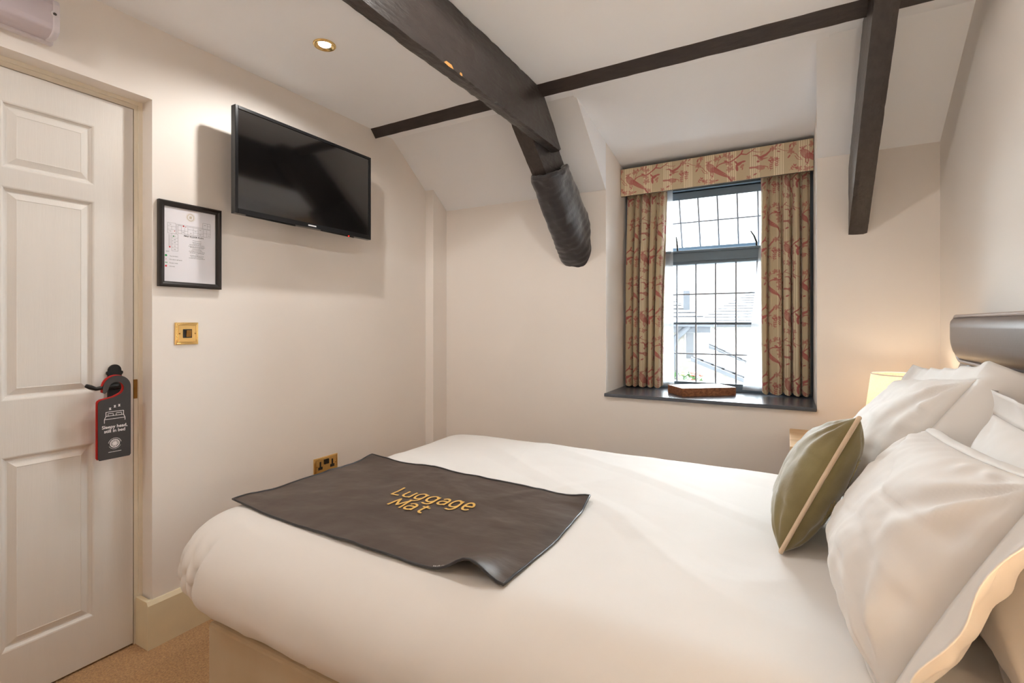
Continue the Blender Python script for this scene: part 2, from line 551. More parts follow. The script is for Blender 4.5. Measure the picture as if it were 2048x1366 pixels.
# ------------------------------------------------------------------ door
XD = -2.122
door = root('door_1', (XD, 0.514, 0), kind='structure')
D0, D1 = 0.095, 0.9305
cols = [(D0 + 0.119, D0 + 0.356), (0.577, 0.8125)]
rows = [(0.169, 0.775), (0.951, 1.618), (1.676, 1.882)]
lf = MB()
xb = XD - 0.04
zs = [0.008, rows[0][0], rows[0][1], rows[1][0], rows[1][1], rows[2][0], rows[2][1], 1.985]
for a, b in ((D0, cols[0][0]), (cols[0][1], cols[1][0]), (cols[1][1], D1)):
    lf.box(xb, XD, a, b, 0.008, 1.985)
for c0, c1 in cols:
    for i in (0, 2, 4, 6):
        lf.box(xb, XD, c0, c1, zs[i], zs[i + 1])
obj('leaf', lf, M['door'], door)
prof = [(0, 0), (0.004, -0.0015), (0.007, -0.006), (0.012, -0.0105), (0.016, -0.011), (0.036, -0.0025), (0.0375, -0.0035)]
for c0, c1 in cols:
    for r0, r1 in rows:
        pb = MB()
        ring = []
        for d, h in prof:
            ring.append([(XD + h, c0 + d, r0 + d), (XD + h, c1 - d, r0 + d), (XD + h, c1 - d, r1 - d), (XD + h, c0 + d, r1 - d)])
        vs = [p for r in ring for p in r]
        fs = []
        for i in range(len(ring) - 1):
            for k in range(4):
                fs.append((i * 4 + k, i * 4 + (k + 1) % 4, (i + 1) * 4 + (k + 1) % 4, (i + 1) * 4 + k))
        e = (len(ring) - 1) * 4
        fs.append((e, e + 1, e + 2, e + 3))
        pb.add(vs, fs)
        obj('panel', pb, M['door'], door)
# lining with a planted stop
fr = MB()
fr.box(XD - 0.06, XD - 0.001, D1 + 0.003, DY1 + 0.012, 0, 2.03)
fr.box(XD - 0.06, XD - 0.001, DY0 - 0.012, D0 - 0.003, 0, 2.03)
fr.box(XD - 0.06, XD - 0.001, D0 - 0.003, D1 + 0.003, 1.988, 2.03)
fr.box(XD - 0.10, XD - 0.0605, DY0 - 0.012, DY1 + 0.012, 0, 2.03)
fr.box(XD - 0.002, XD + 0.004, D1 + 0.016, DY1 + 0.001, 0, DTOP)
fr.box(XD - 0.002, XD + 0.004, DY0, D1 + 0.016, 2.004, DTOP)
obj('door_lining', fr, M['gloss_white'], door)
obj('strike_plate', MB().box(XD - 0.002, XD + 0.0015, 0.932, 0.944, 0.913, 0.984), M['dull_brass'], door)
# shaped iron backplate and lever
hy, hz = 0.871, 0.972
bp = MB()
out = [(-0.018, -0.058), (0.018, -0.058), (0.021, -0.05), (0.021, 0.034), (0.025, 0.040), (0.025, 0.048), (0.020, 0.049)]
out += [(0.020 * math.cos(a), 0.052 + 0.021 * math.sin(a)) for a in np.linspace(0.15, PI - 0.15, 9)]
out += [(-0.020, 0.049), (-0.025, 0.048), (-0.025, 0.040), (-0.021, 0.034), (-0.021, -0.05)]
bp.prism([(hy + a, hz + b) for a, b in out], 'x', XD - 0.001, XD + 0.009)
hb = obj('backplate', bp, M['black_iron'], door, bev=0.002, bseg=2)
rosette = MB().lathe([(0, 0.034), (0.013, 0.033), (0.016, 0.026), (0.017, 0.006), (0.0175, 0)], (XD + 0.008, hy, hz), 20, 'x')
obj('boss', rosette, M['black_iron'], hb, smooth=True)
lv = MB()
pts = [(XD + 0.030, hy, hz), (XD + 0.048, hy - 0.002, hz + 0.001), (XD + 0.054, hy - 0.022, hz + 0.003), (XD + 0.055, hy - 0.05, hz - 0.001),
       (XD + 0.056, hy - 0.075, hz - 0.004), (XD + 0.057, hy - 0.092, hz + 0.004), (XD + 0.057, hy - 0.104, hz + 0.010)]
lv.tube(pts, [0.009, 0.0095, 0.009, 0.0075, 0.0065, 0.008, 0.006], 12)
obj('lever', lv, M['black_iron'], hb, smooth=True)

# ------------------------------------------------------------------ hanger on the door lever
hx = XD + 0.064
tagr = root('door_hanger', (hx, 0.85, 0.72), 'charcoal and red card hanger reading Sleepy head still in bed on lever', 'sign')
TY0, TY1, TZ0 = 0.798, 0.895, 0.721
def tag_outline(dy=0.0, dz=0.0):
    cy, cz = 0.8535, 0.968
    pts = [(TY0, TZ0 + 0.006), (TY0 + 0.004, TZ0), (TY1 - 0.004, TZ0), (TY1, TZ0 + 0.006)]
    R = 0.0415
    for a in np.linspace(0, PI * 0.98, 16):
        pts.append((cy + R * math.cos(a), cz + R * math.sin(a)))
    pts += [(cy - 0.0415, cz - 0.016), (cy - 0.036, cz - 0.019), (cy - 0.028, cz - 0.012)]
    r = 0.0225
    for a in np.linspace(PI * 0.93, -PI * 0.40, 14):
        pts.append((cy - 0.002 + r * math.cos(a), cz - 0.004 + r * 1.05 * math.sin(a)))
    pts += [(cy - 0.010, cz - 0.0335), (TY0 + 0.010, cz - 0.040), (TY0 + 0.003, cz - 0.044), (TY0, cz - 0.050)]
    return [(y + dy, z + dz) for y, z in pts]
cardf = MB().prism(tag_outline(), 'x', hx, hx + 0.0012)
obj('card', cardf, M['tag'], tagr)
cardb = MB().prism(tag_outline(-0.0045, 0.003), 'x', hx - 0.006, hx - 0.0045)
obj('backing_card', cardb, M['tag_red'], tagr, label='red backing card')
def tg(a, b):
    return (hx + 0.0016, 0.8465 + a, TZ0 + b)
ic = MB()
for k, (a, b, s) in enumerate(((-0.014, 0.171, 0.015), (0.0, 0.178, 0.015), (0.013, 0.180, 0.015))):
    put_text(ic, 'z', s, lambda x, y: tg(a + x, b + y), bold=0.0004)
for pl_ in ([(-0.026, 0.164), (0.026, 0.164)], [(-0.026, 0.164), (-0.026, 0.150)], [(0.026, 0.164), (0.026, 0.150)],
            [(-0.020, 0.150), (-0.020, 0.158), (-0.005, 0.158), (-0.005, 0.150)], [(0.004, 0.150), (0.004, 0.158), (0.020, 0.158), (0.020, 0.150)],
            [(-0.026, 0.150), (0.026, 0.150)], [(-0.026, 0.150), (-0.0305, 0.139)], [(0.026, 0.150), (0.0305, 0.139)],
            [(-0.0305, 0.139), (0.0305, 0.139)], [(-0.0305, 0.139), (-0.0305, 0.126)], [(0.0305, 0.139), (0.0305, 0.130)]):
    ribbon2d(ic, pl_, 0.0017, tg)
put_text(ic, 'Sleepy head,\nstill in bed', 0.0152, lambda x, y: tg(x, 0.107 + y), bold=0.00025, line=0.95)
cw = (0.0, 0.052)
ribbon2d(ic, [(0.0135 * math.cos(a), cw[1] + 0.0135 * math.sin(a)) for a in np.linspace(0, 2 * PI, 33)[:-1]], 0.0022, tg, True)
for k in range(14):
    a = 2 * PI * k / 14
    ribbon2d(ic, [(0.003 * math.cos(a), cw[1] + 0.003 * math.sin(a)), (0.0125 * math.cos(a), cw[1] + 0.0125 * math.sin(a))], 0.0021, tg)
disc2d(ic, 0, cw[1], 0.0042, tg)
for k in range(13):
    a = math.radians(15 + 12.5 * k)
    ribbon2d(ic, [(0.0175 * math.cos(a), cw[1] + 0.0175 * math.sin(a)), (0.0200 * math.cos(a), cw[1] + 0.0200 * math.sin(a))], 0.0022, tg)
ribbon2d(ic, [(0.0185 * math.cos(a), cw[1] + 0.0185 * math.sin(a)) for a in np.linspace(-PI + 0.4, -0.4, 14)], 0.0008, tg)
ribbon2d(ic, [(-0.019, 0.024), (0.019, 0.024)], 0.0015, tg)
obj('white_lettering', ic, M['white_print'], tagr, fix=False)['kind'] = 'stuff'

# ------------------------------------------------------------------ emergency light over the door
em = root('emergency_light', (XL + 0.04, 0.49, 2.08), 'white box shaped bulkhead light fixed to the wall above the door', 'light fixture')
prof2 = [(XL, 2.078), (XL + 0.05, 2.078), (XL + 0.066, 2.083), (XL + 0.078, 2.094), (XL + 0.08, 2.11), (XL + 0.08, 2.168), (XL + 0.074, 2.183), (XL + 0.06, 2.19), (XL, 2.19)]
obj('diffuser', MB().prism(prof2, 'y', 0.30, 0.655), M['diffuser'], em, bev=0.004, bseg=3, angle=25)
pe = [(x + 0.002 * (1 if x > XL + .01 else 0), z + (0.003 if z > 2.13 else -0.003)) for x, z in prof2]
obj('end_cap', MB().prism(pe, 'y', 0.650, 0.668), M['white_plastic'], em, bev=0.004, bseg=3, angle=25)
obj('base_tray', MB().box(XL, XL + 0.022, 0.296, 0.672, 2.070, 2.198), M['white_plastic'], em, bev=0.004)
obj('screw_cup', MB().lathe([(0.0045, -0.001), (0.006, 0.002), (0.009, 0.0015), (0.010, -0.001)], (XL + 0.0815, 0.655, 2.142), 18, 'x'), M['white_plastic'], em, smooth=True)
obj('screw', MB().lathe([(0, 0.001), (0.0045, 0.0005), (0.005, -0.001)], (XL + 0.0815, 0.655, 2.142), 12, 'x'), M['ink_dark'], em)

# ------------------------------------------------------------------ switch and socket
def brass_plate(name, y0, y1, z0, z1, label, cat):
    x = XL
    r = root(name, (x, (y0 + y1) / 2, z0), label, cat)
    obj('backing_plate', MB().box(x, x + 0.005, y0, y1, z0, z1), M['brass'], r, bev=0.0015)
    n = MB()
    e = 0.0035
    for k in range(2):
        d = 0.004 + k * 0.004
        pts = [(x + 0.005, y0 + d, z0 + d), (x + 0.005, y1 - d, z0 + d), (x + 0.005, y1 - d, z1 - d), (x + 0.005, y0 + d, z1 - d)]
        path = []
        for i in range(4):
            a = Vector(pts[i]); b = Vector(pts[(i + 1) % 4])
            path += [a.lerp(b, t) for t in (0.02, 0.25, 0.5, 0.75, 0.98)]
        n.tube(path, 0.0022, 6, closed=True)
    obj('rope_edge', n, M['brass'], r, smooth=True)
    obj('face_plate', MB().box(x + 0.004, x + 0.0075, y0 + 0.011, y1 - 0.011, z0 + 0.011, z1 - 0.011), M['brass'], r, bev=0.001)
    return r
sw = brass_plate('light_switch', 1.036, 1.122, 1.110, 1.196, 'square brass light switch with dark rocker on wall beside the door', 'light switch')
obj('rocker_surround', MB().box(XL + 0.007, XL + 0.009, 1.063, 1.096, 1.136, 1.170), M['black_plastic'], sw, bev=0.0008)
rk = MB().hexa([(XL + 0.008, 1.074, 1.140), (XL + 0.008, 1.092, 1.140), (XL + 0.0105, 1.092, 1.140), (XL + 0.0105, 1.074, 1.140),
                (XL + 0.008, 1.074, 1.166), (XL + 0.008, 1.092, 1.166), (XL + 0.014, 1.092, 1.166), (XL + 0.014, 1.074, 1.166)])
obj('rocker', rk, M['dull_brass'], sw)
for y in (1.0505, 1.1085):
    obj('screw', MB().lathe([(0, 0.0012), (0.0028, 0.001), (0.003, 0)], (XL + 0.0075, y, 1.153), 10, 'x'), M['dull_brass'], sw)
so = brass_plate('wall_socket', 1.672, 1.820, 0.434, 0.520, 'brass double wall socket with black pin holes just above the bed edge', 'socket')
for cy in (1.709, 1.783):
    h = MB()
    h.box(XL + 0.0072, XL + 0.0082, cy - 0.0045, cy + 0.0045, 0.474, 0.500)
    h.box(XL + 0.0072, XL + 0.0082, cy - 0.013, cy + 0.013, 0.460, 0.474)
    obj('pin_hole', h, M['black_plastic'], so)
for cy in (1.7385, 1.7535):
    obj('rocker', MB().box(XL + 0.007, XL + 0.0115, cy - 0.0065, cy + 0.0065, 0.482, 0.507), M['black_plastic'], so, bev=0.001)
for cy in (1.688, 1.804):
    obj('screw', MB().lathe([(0, 0.0012), (0.0028, 0.001), (0.003, 0)], (XL + 0.0075, cy, 0.478), 10, 'x'), M['dull_brass'], so)

# ------------------------------------------------------------------ framed floor plan
fp = root('framed_floor_plan', (XL, 1.092, 1.33), 'black framed fire evacuation floor plan on cream wall left of the television', 'picture')
P0, P1, Q0, Q1 = 0.976, 1.208, 1.331, 1.655
fm = MB()
pf = [(0, 0), (0, 0.016), (0.004, 0.019), (0.010, 0.019), (0.013, 0.015), (0.017, 0.012), (0.0195, 0.012), (0.021, 0.006)]
ring = []
for d, h in pf:
    x = XL + h
    ring += [(x, P0 + d, Q0 + d), (x, P1 - d, Q0 + d), (x, P1 - d, Q1 - d), (x, P0 + d, Q1 - d)]
fs = []
for i in range(len(pf) - 1):
    for k in range(4):
        fs.append((i * 4 + k, i * 4 + (k + 1) % 4, (i + 1) * 4 + (k + 1) % 4, (i + 1) * 4 + k))
fm.add(ring, fs)
obj('frame', fm, M['frame_black'], fp)
pp = obj('paper', MB().box(XL + 0.001, XL + 0.007, P0 + 0.018, P1 - 0.018, Q0 + 0.018, Q1 - 0.018), M['paper'], fp)
px = XL + 0.0076
def pm(a, b):          # a: 0..190 mm across, b: 0..280 mm down
    return (px, P0 + 0.021 + a / 1000.0, Q1 - 0.021 - b / 1000.0)
ln = MB()
def pr(a0, b0, a1, b1, w=0.7):
    for q in ([(a0, b0), (a1, b0)], [(a1, b0), (a1, b1)], [(a1, b1), (a0, b1)], [(a0, b1), (a0, b0)]):
        ribbon2d(ln, q, w, pm)
def pl2(w, *pts):
    ribbon2d(ln, list(pts), w, pm)
pr(12, 60, 40, 100); pl2(.6, (12, 73), (40, 73)); pl2(.6, (12, 86), (40, 86)); pl2(.6, (26, 73), (26, 86))
pr(48, 66, 170, 96); pl2(.6, (44, 62), (44, 100)); pl2(.6, (44, 62), (140, 62))
for a in (60, 72, 84, 104, 122, 142, 156):
    pl2(.6, (a, 68), (a, 96))
pl2(.6, (48, 84), (84, 84)); pl2(.6, (84, 76), (122, 76)); pl2(.6, (142, 82), (170, 82)); pl2(.6, (104, 86), (142, 86))
pr(140, 42, 170, 64); pl2(.6, (158, 42), (158, 64)); pl2(.6, (158, 52), (170, 52))
pl2(.7, (16, 104), (16, 150)); pl2(.7, (20, 104), (20, 150)); pr(26, 100, 48, 166)
for b in (116, 128, 140, 153): pl2(.6, (26, b), (48, b))
for a, b in ((20, 66), (20, 92), (36, 110), (36, 122), (36, 134), (36, 147), (36, 160), (66, 90), (94, 90), (112, 80), (130, 72), (130, 90), (163, 90), (148, 50)):
    pl2(1.2, (a - 3, b), (a + 4, b))
obj('plan_lines', ln, M['ink'], pp, fix=False)['kind'] = 'stuff'
tx = MB()
pt = lambda a, b: (lambda x, y: pm(a + x, b - y))
put_text(tx, 'FIRST FLOOR PLAN', 8.6, pt(106, 106), bold=0.15)
for b, w in ((117, 32), (124, 34), (129, 30), (134, 56), (140, 62), (144, 52), (150, 34), (155, 40), (160, 60), (165, 54), (171, 10), (176, 52), (181, 46), (186, 60)):
    x = -w / 2
    while x < w / 2:
        q = random.uniform(2.5, 6.5)
        pl = min(q, w / 2 - x)
        ribbon2d(tx, [(118 + x, b), (118 + x + pl, b)], 1.3, pm)
        x += q + 1.2
put_text(tx, 'KEY', 6.5, pt(6, 172), align='LEFT')
put_text(tx, 'You are here', 5.6, pt(18, 188), align='LEFT')
put_text(tx, 'Fire alarm call point', 5.6, pt(18, 201), align='LEFT')
put_text(tx, 'Escape route', 5.6, pt(18, 214), align='LEFT')
put_text(tx, 'Fire exit', 5.6, pt(18, 227), align='LEFT')
obj('plan_lettering', tx, M['ink_dark'], pp, fix=False)['kind'] = 'stuff'
sl = MB()
ribbon2d(sl, [(94 + 12 * math.cos(a), 28 + 12 * math.sin(a)) for a in np.linspace(0, 2 * PI, 33)[:-1]], 1.6, pm, True)
ribbon2d(sl, [(94 + 15.5 * math.cos(a), 28 + 15.5 * math.sin(a)) for a in np.linspace(0, 2 * PI, 33)[:-1]], 0.6, pm, True)
for k in range(5): ribbon2d(sl, [(89, 24.5 + k * 2), (99, 24.5 + k * 2)], 1.0, pm)
obj('seal', sl, M['gold_ink'], pp, fix=False)['kind'] = 'stuff'
dt = MB()
disc2d(dt, 6, 185, 4.0, pm); disc2d(dt, 32, 110, 2.4, pm); ribbon2d(dt, [(2, 212), (11, 212)], 2.2, pm)
obj('green_marks', dt, M['green_dot'], pp, fix=False)['kind'] = 'stuff'
dt = MB()
disc2d(dt, 6, 225, 3.6, pm); disc2d(dt, 68, 66, 2.8, pm); disc2d(dt, 19, 152, 3.0, pm); disc2d(dt, 36, 90, 1.6, pm); disc2d(dt, 76, 68, 1.5, pm); disc2d(dt, 6, 199, 1.4, pm)
obj('red_marks', dt, M['red_dot'], pp, fix=False)['kind'] = 'stuff'

# ------------------------------------------------------------------ television
tv = root('television', (-1.93, 1.552, 1.63), 'black flat screen television on a bracket high on the cream wall', 'television')
TX = -1.908
t0, t1, u0, u1 = 1.187, 1.919, 1.630, 2.060
bz = MB()
bz.box(TX - 0.028, TX, t0, t0 + 0.013, u0, u1)
bz.box(TX - 0.028, TX, t1 - 0.013, t1, u0, u1)
bz.box(TX - 0.028, TX, t0 + 0.013, t1 - 0.013, u1 - 0.013, u1)
bz.box(TX - 0.028, TX + 0.001, t0 + 0.013, t1 - 0.013, u0, u0 + 0.021)
obj('bezel', bz, M['tv_bezel'], tv, bev=0.0015)
obj('screen', MB().box(TX - 0.02, TX - 0.004, t0 + 0.012, t1 - 0.012, u0 + 0.02, u1 - 0.012), M['tv_screen'], tv)
bk = MB().hexa([(TX - 0.028, t0 + 0.004, u0 + 0.004), (TX - 0.028, t1 - 0.004, u0 + 0.004), (TX - 0.028, t1 - 0.004, u1 - 0.004), (TX - 0.028, t0 + 0.004, u1 - 0.004),
                (TX - 0.07, t0 + 0.09, u0 + 0.05), (TX - 0.07, t1 - 0.09, u0 + 0.05), (TX - 0.07, t1 - 0.09, u1 - 0.12), (TX - 0.07, t0 + 0.09, u1 - 0.12)])
obj('back_housing', bk, M['black_plastic'], tv, bev=0.004)
br = MB()
br.box(XL, XL + 0.012, 1.45, 1.65, 1.74, 1.94)
br.box(XL + 0.01, TX - 0.065, 1.52, 1.58, 1.80, 1.86)
obj('wall_bracket', br, M['black_iron'], tv, bev=0.002)
lg = MB()
ribbon2d(lg, [(1.528, u0 + 0.0105), (1.572, u0 + 0.0105)], 0.0055, lambda y, z: (TX + 0.0016, y, z))
obj('maker_badge', lg, M['silver_print'], tv, fix=False)
for ya_, yb_ in ((0.05, 0.28), (0.42, 0.62)):
    lip = MB().tube([(TX - 0.008, t0 + ya_, u0 - 0.001), (TX - 0.008, t0 + yb_, u0 - 0.003)], 0.003, 6)
    obj('speaker_grille', lip, M['black_plastic'], tv)
obj('standby_light', MB().lathe([(0, -0.004), (0.003, -0.003), (0.0035, 0.001)], (TX - 0.005, t0 + 0.585, u0 - 0.001), 10), M['red_led'], tv)

# ------------------------------------------------------------------ ceiling downlights
def downlight(x, y, watt, cone, label):
    r = root('downlight', (x, y, ZC - 0.012), label, 'light fixture', 'recessed ceiling downlights')
    rim = MB().lathe([(0.0425, 0.0), (0.0425, -0.004), (0.040, -0.007), (0.036, -0.0075), (0.033, -0.005)], (x, y, ZC), 36)
    obj('rim', rim, M['brass'], r, smooth=True)
    cup = MB().lathe([(0.033, -0.0055), (0.031, -0.004), (0.026, -0.002), (0.0235, -0.001)], (x, y, ZC), 36)
    obj('reflector', cup, M['brass'], r, smooth=True)
    bl = MB().lathe([(0.0, -0.006), (0.012, -0.0055), (0.019, -0.004), (0.0235, -0.001)], (x, y, ZC), 28)
    obj('bulb', bl, M['bulb'], r, smooth=True)
    ld = bpy.data.lights.new('downlight_beam', 'SPOT')
    ld.energy = watt; ld.color = DOWN_COL; ld.spot_size = math.radians(cone[0]); ld.spot_blend = cone[1]
    ld.shadow_soft_size = 0.025
    lo = bpy.data.objects.new('downlight_beam', ld)
    lo.parent = r; lo.location = (0, 0, -0.004)
    COL.objects.link(lo)
downlight(-1.591, 1.351, DOWNLIGHT_W[0], (167, 0.5), 'round brass recessed downlight in the white ceiling above the television')
downlight(-1.50, -0.10, DOWNLIGHT_W[1], (176, 0.3), 'round brass downlight added out of view in the ceiling near the door')  # added out of view to light the door side and floor
downlight(-0.52, 1.22, DOWNLIGHT_W[2], (178, 0.15), 'round brass downlight added out of view above the middle of the bed')  # extra fitting outside the frame, added to light bed and slopes

# ------------------------------------------------------------------ roof timbers
def rough_beam(name, c, m, label, cat, nd=(60, 5, 5), amp=0.004, parent=None):
    """hewn timber from eight corners (four of one end, four of the other), edges worn"""
    c = [Vector(p) for p in c]
    nl, na, nb = nd
    def P(t, a, b):
        e0 = c[0].lerp(c[1], a).lerp(c[3].lerp(c[2], a), b)
        e1 = c[4].lerp(c[5], a).lerp(c[7].lerp(c[6], a), b)
        p = e0.lerp(e1, t)
        ce = (c[0].lerp(c[2], 0.5)).lerp(c[4].lerp(c[6], 0.5), t)
        edge = (abs(a - 0.5) * 2) ** 4 * (abs(b - 0.5) * 2) ** 4
        wv = fbm(p.x * 9 + 3, p.y * 9, p.z * 9, 3)
        w2 = fbm(p.x * 40, p.y * 40 + 7, p.z * 40, 2)
        inward = (ce - p).normalized() if (ce - p).length > 1e-6 else Vector((0, 0, 0))
        return p + inward * (amp * wv * 0.8 + edge * amp * (0.5 + 1.6 * abs(w2)) + amp * 0.25 * w2)
    b = MB()
    b.grid(lambda t, a: P(t, a, 0), nl, na)
    b.grid(lambda t, a: P(t, a, 1), nl, na)
    b.grid(lambda t, q: P(t, 0, q), nl, nb)
    b.grid(lambda t, q: P(t, 1, q), nl, nb)
    b.grid(lambda a, q: P(0, a, q), na, nb)
    b.grid(lambda a, q: P(1, a, q), na, nb)
    # weld
    key = {}; vmap = []; nv = []
    for p in b.v:
        k = (round(p[0], 5), round(p[1], 5), round(p[2], 5))
        if k not in key:
            key[k] = len(nv); nv.append(p)
        vmap.append(key[k])
    b.v = nv
    b.f = [q for q in (tuple(vmap[i] for i in f) for f in b.f) if len(set(q)) == 4]
    o = obj(name, b, m, parent, smooth=False)
    if label: tag(o, label, cat)
    return o

SL = 0.82
def under(y): return 1.59 + SL * (YB - y)
# collar beam lapped on the rafter's right side, end cut to the roof pitch
colr = root('collar_beam', (-1.024, 0.8, 2.056), 'thick dark brown beam crossing the ceiling towards the window, worn lower edge', 'beam')
X0, X1 = -1.050, -1.000
zb, zt = 2.057, 2.2875
rough_beam('timber', [(X0, YR, zb), (X1, YR, zb), (X1, YR, zt), (X0, YR, zt),
                      (X0, 2.300, zb), (X1, 2.300, zb), (X1, 2.085, zt), (X0, 2.085, zt)], M['beam'], None, None, (130, 4, 10), 0.005, colr)
nose = rough_beam('cut_end', [(X0, 2.299, zb), (X1, 2.299, zb), (X1, 2.084, zt), (X0, 2.084, zt),
                              (X0, 2.318, zb + 0.012), (X1, 2.318, zb + 0.012), (X1, 2.150, zt - 0.055), (X0, 2.150, zt - 0.055)], M['beam'], None, None, (3, 4, 10), 0.003, colr)
chip = MB()
for (y, l, h) in ((1.335, 0.055, 0.010), (1.425, 0.018, 0.008)):
    chip.add([(X1 + 0.0015, y, zb + 0.004), (X1 + 0.0015, y + l * 0.5, zb + 0.001), (X1 + 0.0015, y + l, zb + 0.004), (X1 + 0.0015, y + l * 0.8, zb + 0.004 + h), (X1 + 0.0015, y + l * 0.25, zb + 0.004 + h)],
             [(0, 1, 2, 3, 4)])
obj('bare_chip', chip, M['bare_wood'], colr, fix=False, label='patch of bare orange wood')

def rafter(name, xa, xb_, y0, label, yend=YB + 0.06, d=0.30):
    c = [(xa, y0, under(y0)), (xb_, y0, under(y0)), (xb_, y0, under(y0) + d), (xa, y0, under(y0) + d),
         (xa, yend, under(yend)), (xb_, yend, under(yend)), (xb_, yend, under(yend) + d), (xa, yend, under(yend) + d)]
    return rough_beam(name, c, M['beam'], label, 'beam', (60, 4, 8), 0.003)
rafter('rafter', -1.134, -1.056, 1.97, 'dark rafter under the collar beam running down into the black wrap')
rafter('rafter', 0.239, 0.309, 1.80, 'dark brown sloping rafter right of the window ending at the wall')

# purlin square to the roof pitch
pu = MB()
def pur(x):
    k = (x + 2.05) / 2.1
    a = (2.058 - 0.030 * k, 2.2885 + 0.010 * k)
    b = (2.098 + 0.002 * k, 2.246 + 0.006 * k)
    c = (2.22, 2.33)
    return a, b, c
nx = 90
vs = []
for i in range(nx + 1):
    x = XL + (XR - XL) * i / nx
    a, b, c = pur(x)
    j = 0.0025 * fbm(x * 14, 1.3, 0, 3)
    j2 = 0.003 * fbm(x * 14, 7.3, 2, 3)
    vs += [(x, a[0] + j, a[1]), (x, (a[0] + b[0]) / 2 + j2 * 0.5, (a[1] + b[1]) / 2), (x, b[0] + j2, b[1] + j2), (x, c[0], c[1]), (x, a[0] + 0.1, 2.33)]
fs = []
for i in range(nx):
    for k in range(5):
        fs.append((i * 5 + k, i * 5 + (k + 1) % 5, (i + 1) * 5 + (k + 1) % 5, (i + 1) * 5 + k))
fs += [tuple(range(5)), tuple(nx * 5 + k for k in range(4, -1, -1))]
pu.add(vs, fs)
tag(obj('purlin', pu, M['beam_x']), 'thin dark batten running across the ceiling where the roof slope begins', 'beam')

# black jersey padding round the left rafter's lower end
wr = MB()
NR, NK = 150, 56
dirs = Vector((0, 1, -SL)).normalized()
nrm = Vector((0, -SL, -1)).normalized()      # away from the roof, downwards
def ringpt(t, k):
    a = 2 * PI * k / NK
    late = 0.5 - 0.5 * math.sin(a)          # the mouth is cut back on the roof side
    y = 2.245 + 0.085 * late * (1 - t) + t * 0.52
    base = Vector((-1.095, y, under(y)))
    wL = 0.066 + 0.018 * t ** 2
    wR = 0.096 + 0.036 * t ** 1.7
    dn = 0.034 + 0.020 * math.sin(PI * min(1, t * 1.0)) + 0.02 * t
    up = 0.22
    cx, sx = math.cos(a), math.sin(a)
    p_ = 3.0
    r = (abs(cx) ** p_ + abs(sx) ** p_) ** (-1 / p_)
    cx *= r; sx *= r
    hw = (wL + wR) / 2
    off = (wR - wL) / 2
    hd = (up + dn) / 2
    lip = 1.0
    if t < 0.03: lip = 0.90 + 0.10 * math.sqrt(max(0, 1 - (1 - t / 0.03) ** 2))
    wob = 0.0
    if t > 0.03:
        g = 0.35 + 0.65 * min(1, max(0, (t - 0.35) / 0.4))
        ph = t * 62 + 2.2 * math.cos(a + 0.6) + 1.3 * fbm(t * 3, cx * 1.5, sx * 1.5, 2)
        wob = g * (0.4 + 1.2 * abs(fbm(t * 4, cx * 2, sx * 2 + 9, 2))) * 0.0019 * math.sin(ph * 1.7) + 0.0015 * math.sin(t * 41 + 3 * fbm(t * 2, cx, sx, 2)) * g + 0.005 * fbm(t * 7, cx * 2 + 5, sx * 2, 3)
        if t < 0.14:
            wob += 0.006 * math.sin(a * 5 + t * 30) * (1 - t / 0.14)
    x = off + cx * hw * lip
    d = -(up - dn) / 2 + sx * hd * lip
    v = Vector((x, 0, 0)) + nrm * d
    n = (Vector((cx, 0, 0)) + nrm * sx).normalized()
    slack = dirs * (0.012 * fbm(cx * 2, sx * 2, 3, 2)) if t < 0.1 else Vector((0, 0, 0))
    return base + v + n * wob + slack
vs = []; fs = []
for i in range(NR + 1):
    for k in range(NK):
        vs.append(ringpt(i / NR, k))
for i in range(NR):
    for k in range(NK):
        fs.append((i * NK + k, i * NK + (k + 1) % NK, (i + 1) * NK + (k + 1) % NK, (i + 1) * NK + k))
# rolled mouth
base = len(vs)
for k in range(NK):
    y = 2.26
    c = Vector((-1.095, y, under(y))) - nrm * 0.09
    vs.append(c.lerp(vs[k], 0.72) + dirs * 0.02)
for k in range(NK):
    fs.append((k, base + k, base + (k + 1) % NK, (k + 1) % NK))
wr.add(vs, fs)
tag(obj('beam_wrap', wr, M['wrap'], smooth=True), 'padded black stretch fabric sleeve wrapped round the lower end of the rafter', 'fabric sleeve')

# ------------------------------------------------------------------ window
win = root('window_1', (-0.385, 3.1, SILL), kind='structure')
YW = 3.10
sb = MB()
sb.prism([(2.664, 0.787), (2.664, 0.801), (2.668, SILL), (3.17, SILL), (3.17, 0.78), (2.70, 0.78), (2.70, 0.787)], 'x', WX0 - 0.004, WX1 - 0.002)
obj('sill', sb, M['sill'], win, bev=0.002)
JX0, JX1 = -0.70, -0.035
f = MB()
f.box(WX0, JX0, YW - 0.02, YW + 0.06, SILL, 2.12)
f.box(JX1, WX1, YW - 0.02, YW + 0.06, SILL, 2.12)
f.box(JX0, JX1, YW - 0.02, YW + 0.06, SILL, 0.836)
f.box(JX0, JX1, YW - 0.012, YW + 0.06, 0.836, 0.848)
f.box(JX0, JX1, YW - 0.02, YW + 0.06, 1.985, 2.12)
obj('frame', f, M['winframe'], win, bev=0.003)
tr = MB()
tr.box(JX0, JX1, YW - 0.018, YW + 0.06, 1.560, 1.615)
tr.box(JX0, JX1, YW - 0.030, YW + 0.06, 1.612, 1.626)
tr.box(JX0, JX1, YW - 0.006, YW + 0.06, 1.545, 1.562)
obj('transom', tr, M['winframe'], win, bev=0.002)
xs = [JX0, -0.585, -0.476, -0.367, -0.258, -0.149, JX1]
zr = [0.846, 1.013, 1.190, 1.367, 1.548]
YG = YW + 0.012
for i in range(6):
    for j in range(4):
        g = MB().box(xs[i] + 0.001, xs[i + 1] - 0.001, YG, YG + 0.003, zr[j] + 0.001, zr[j + 1] - 0.001)
        obj('pane', g, M['glass'], win)
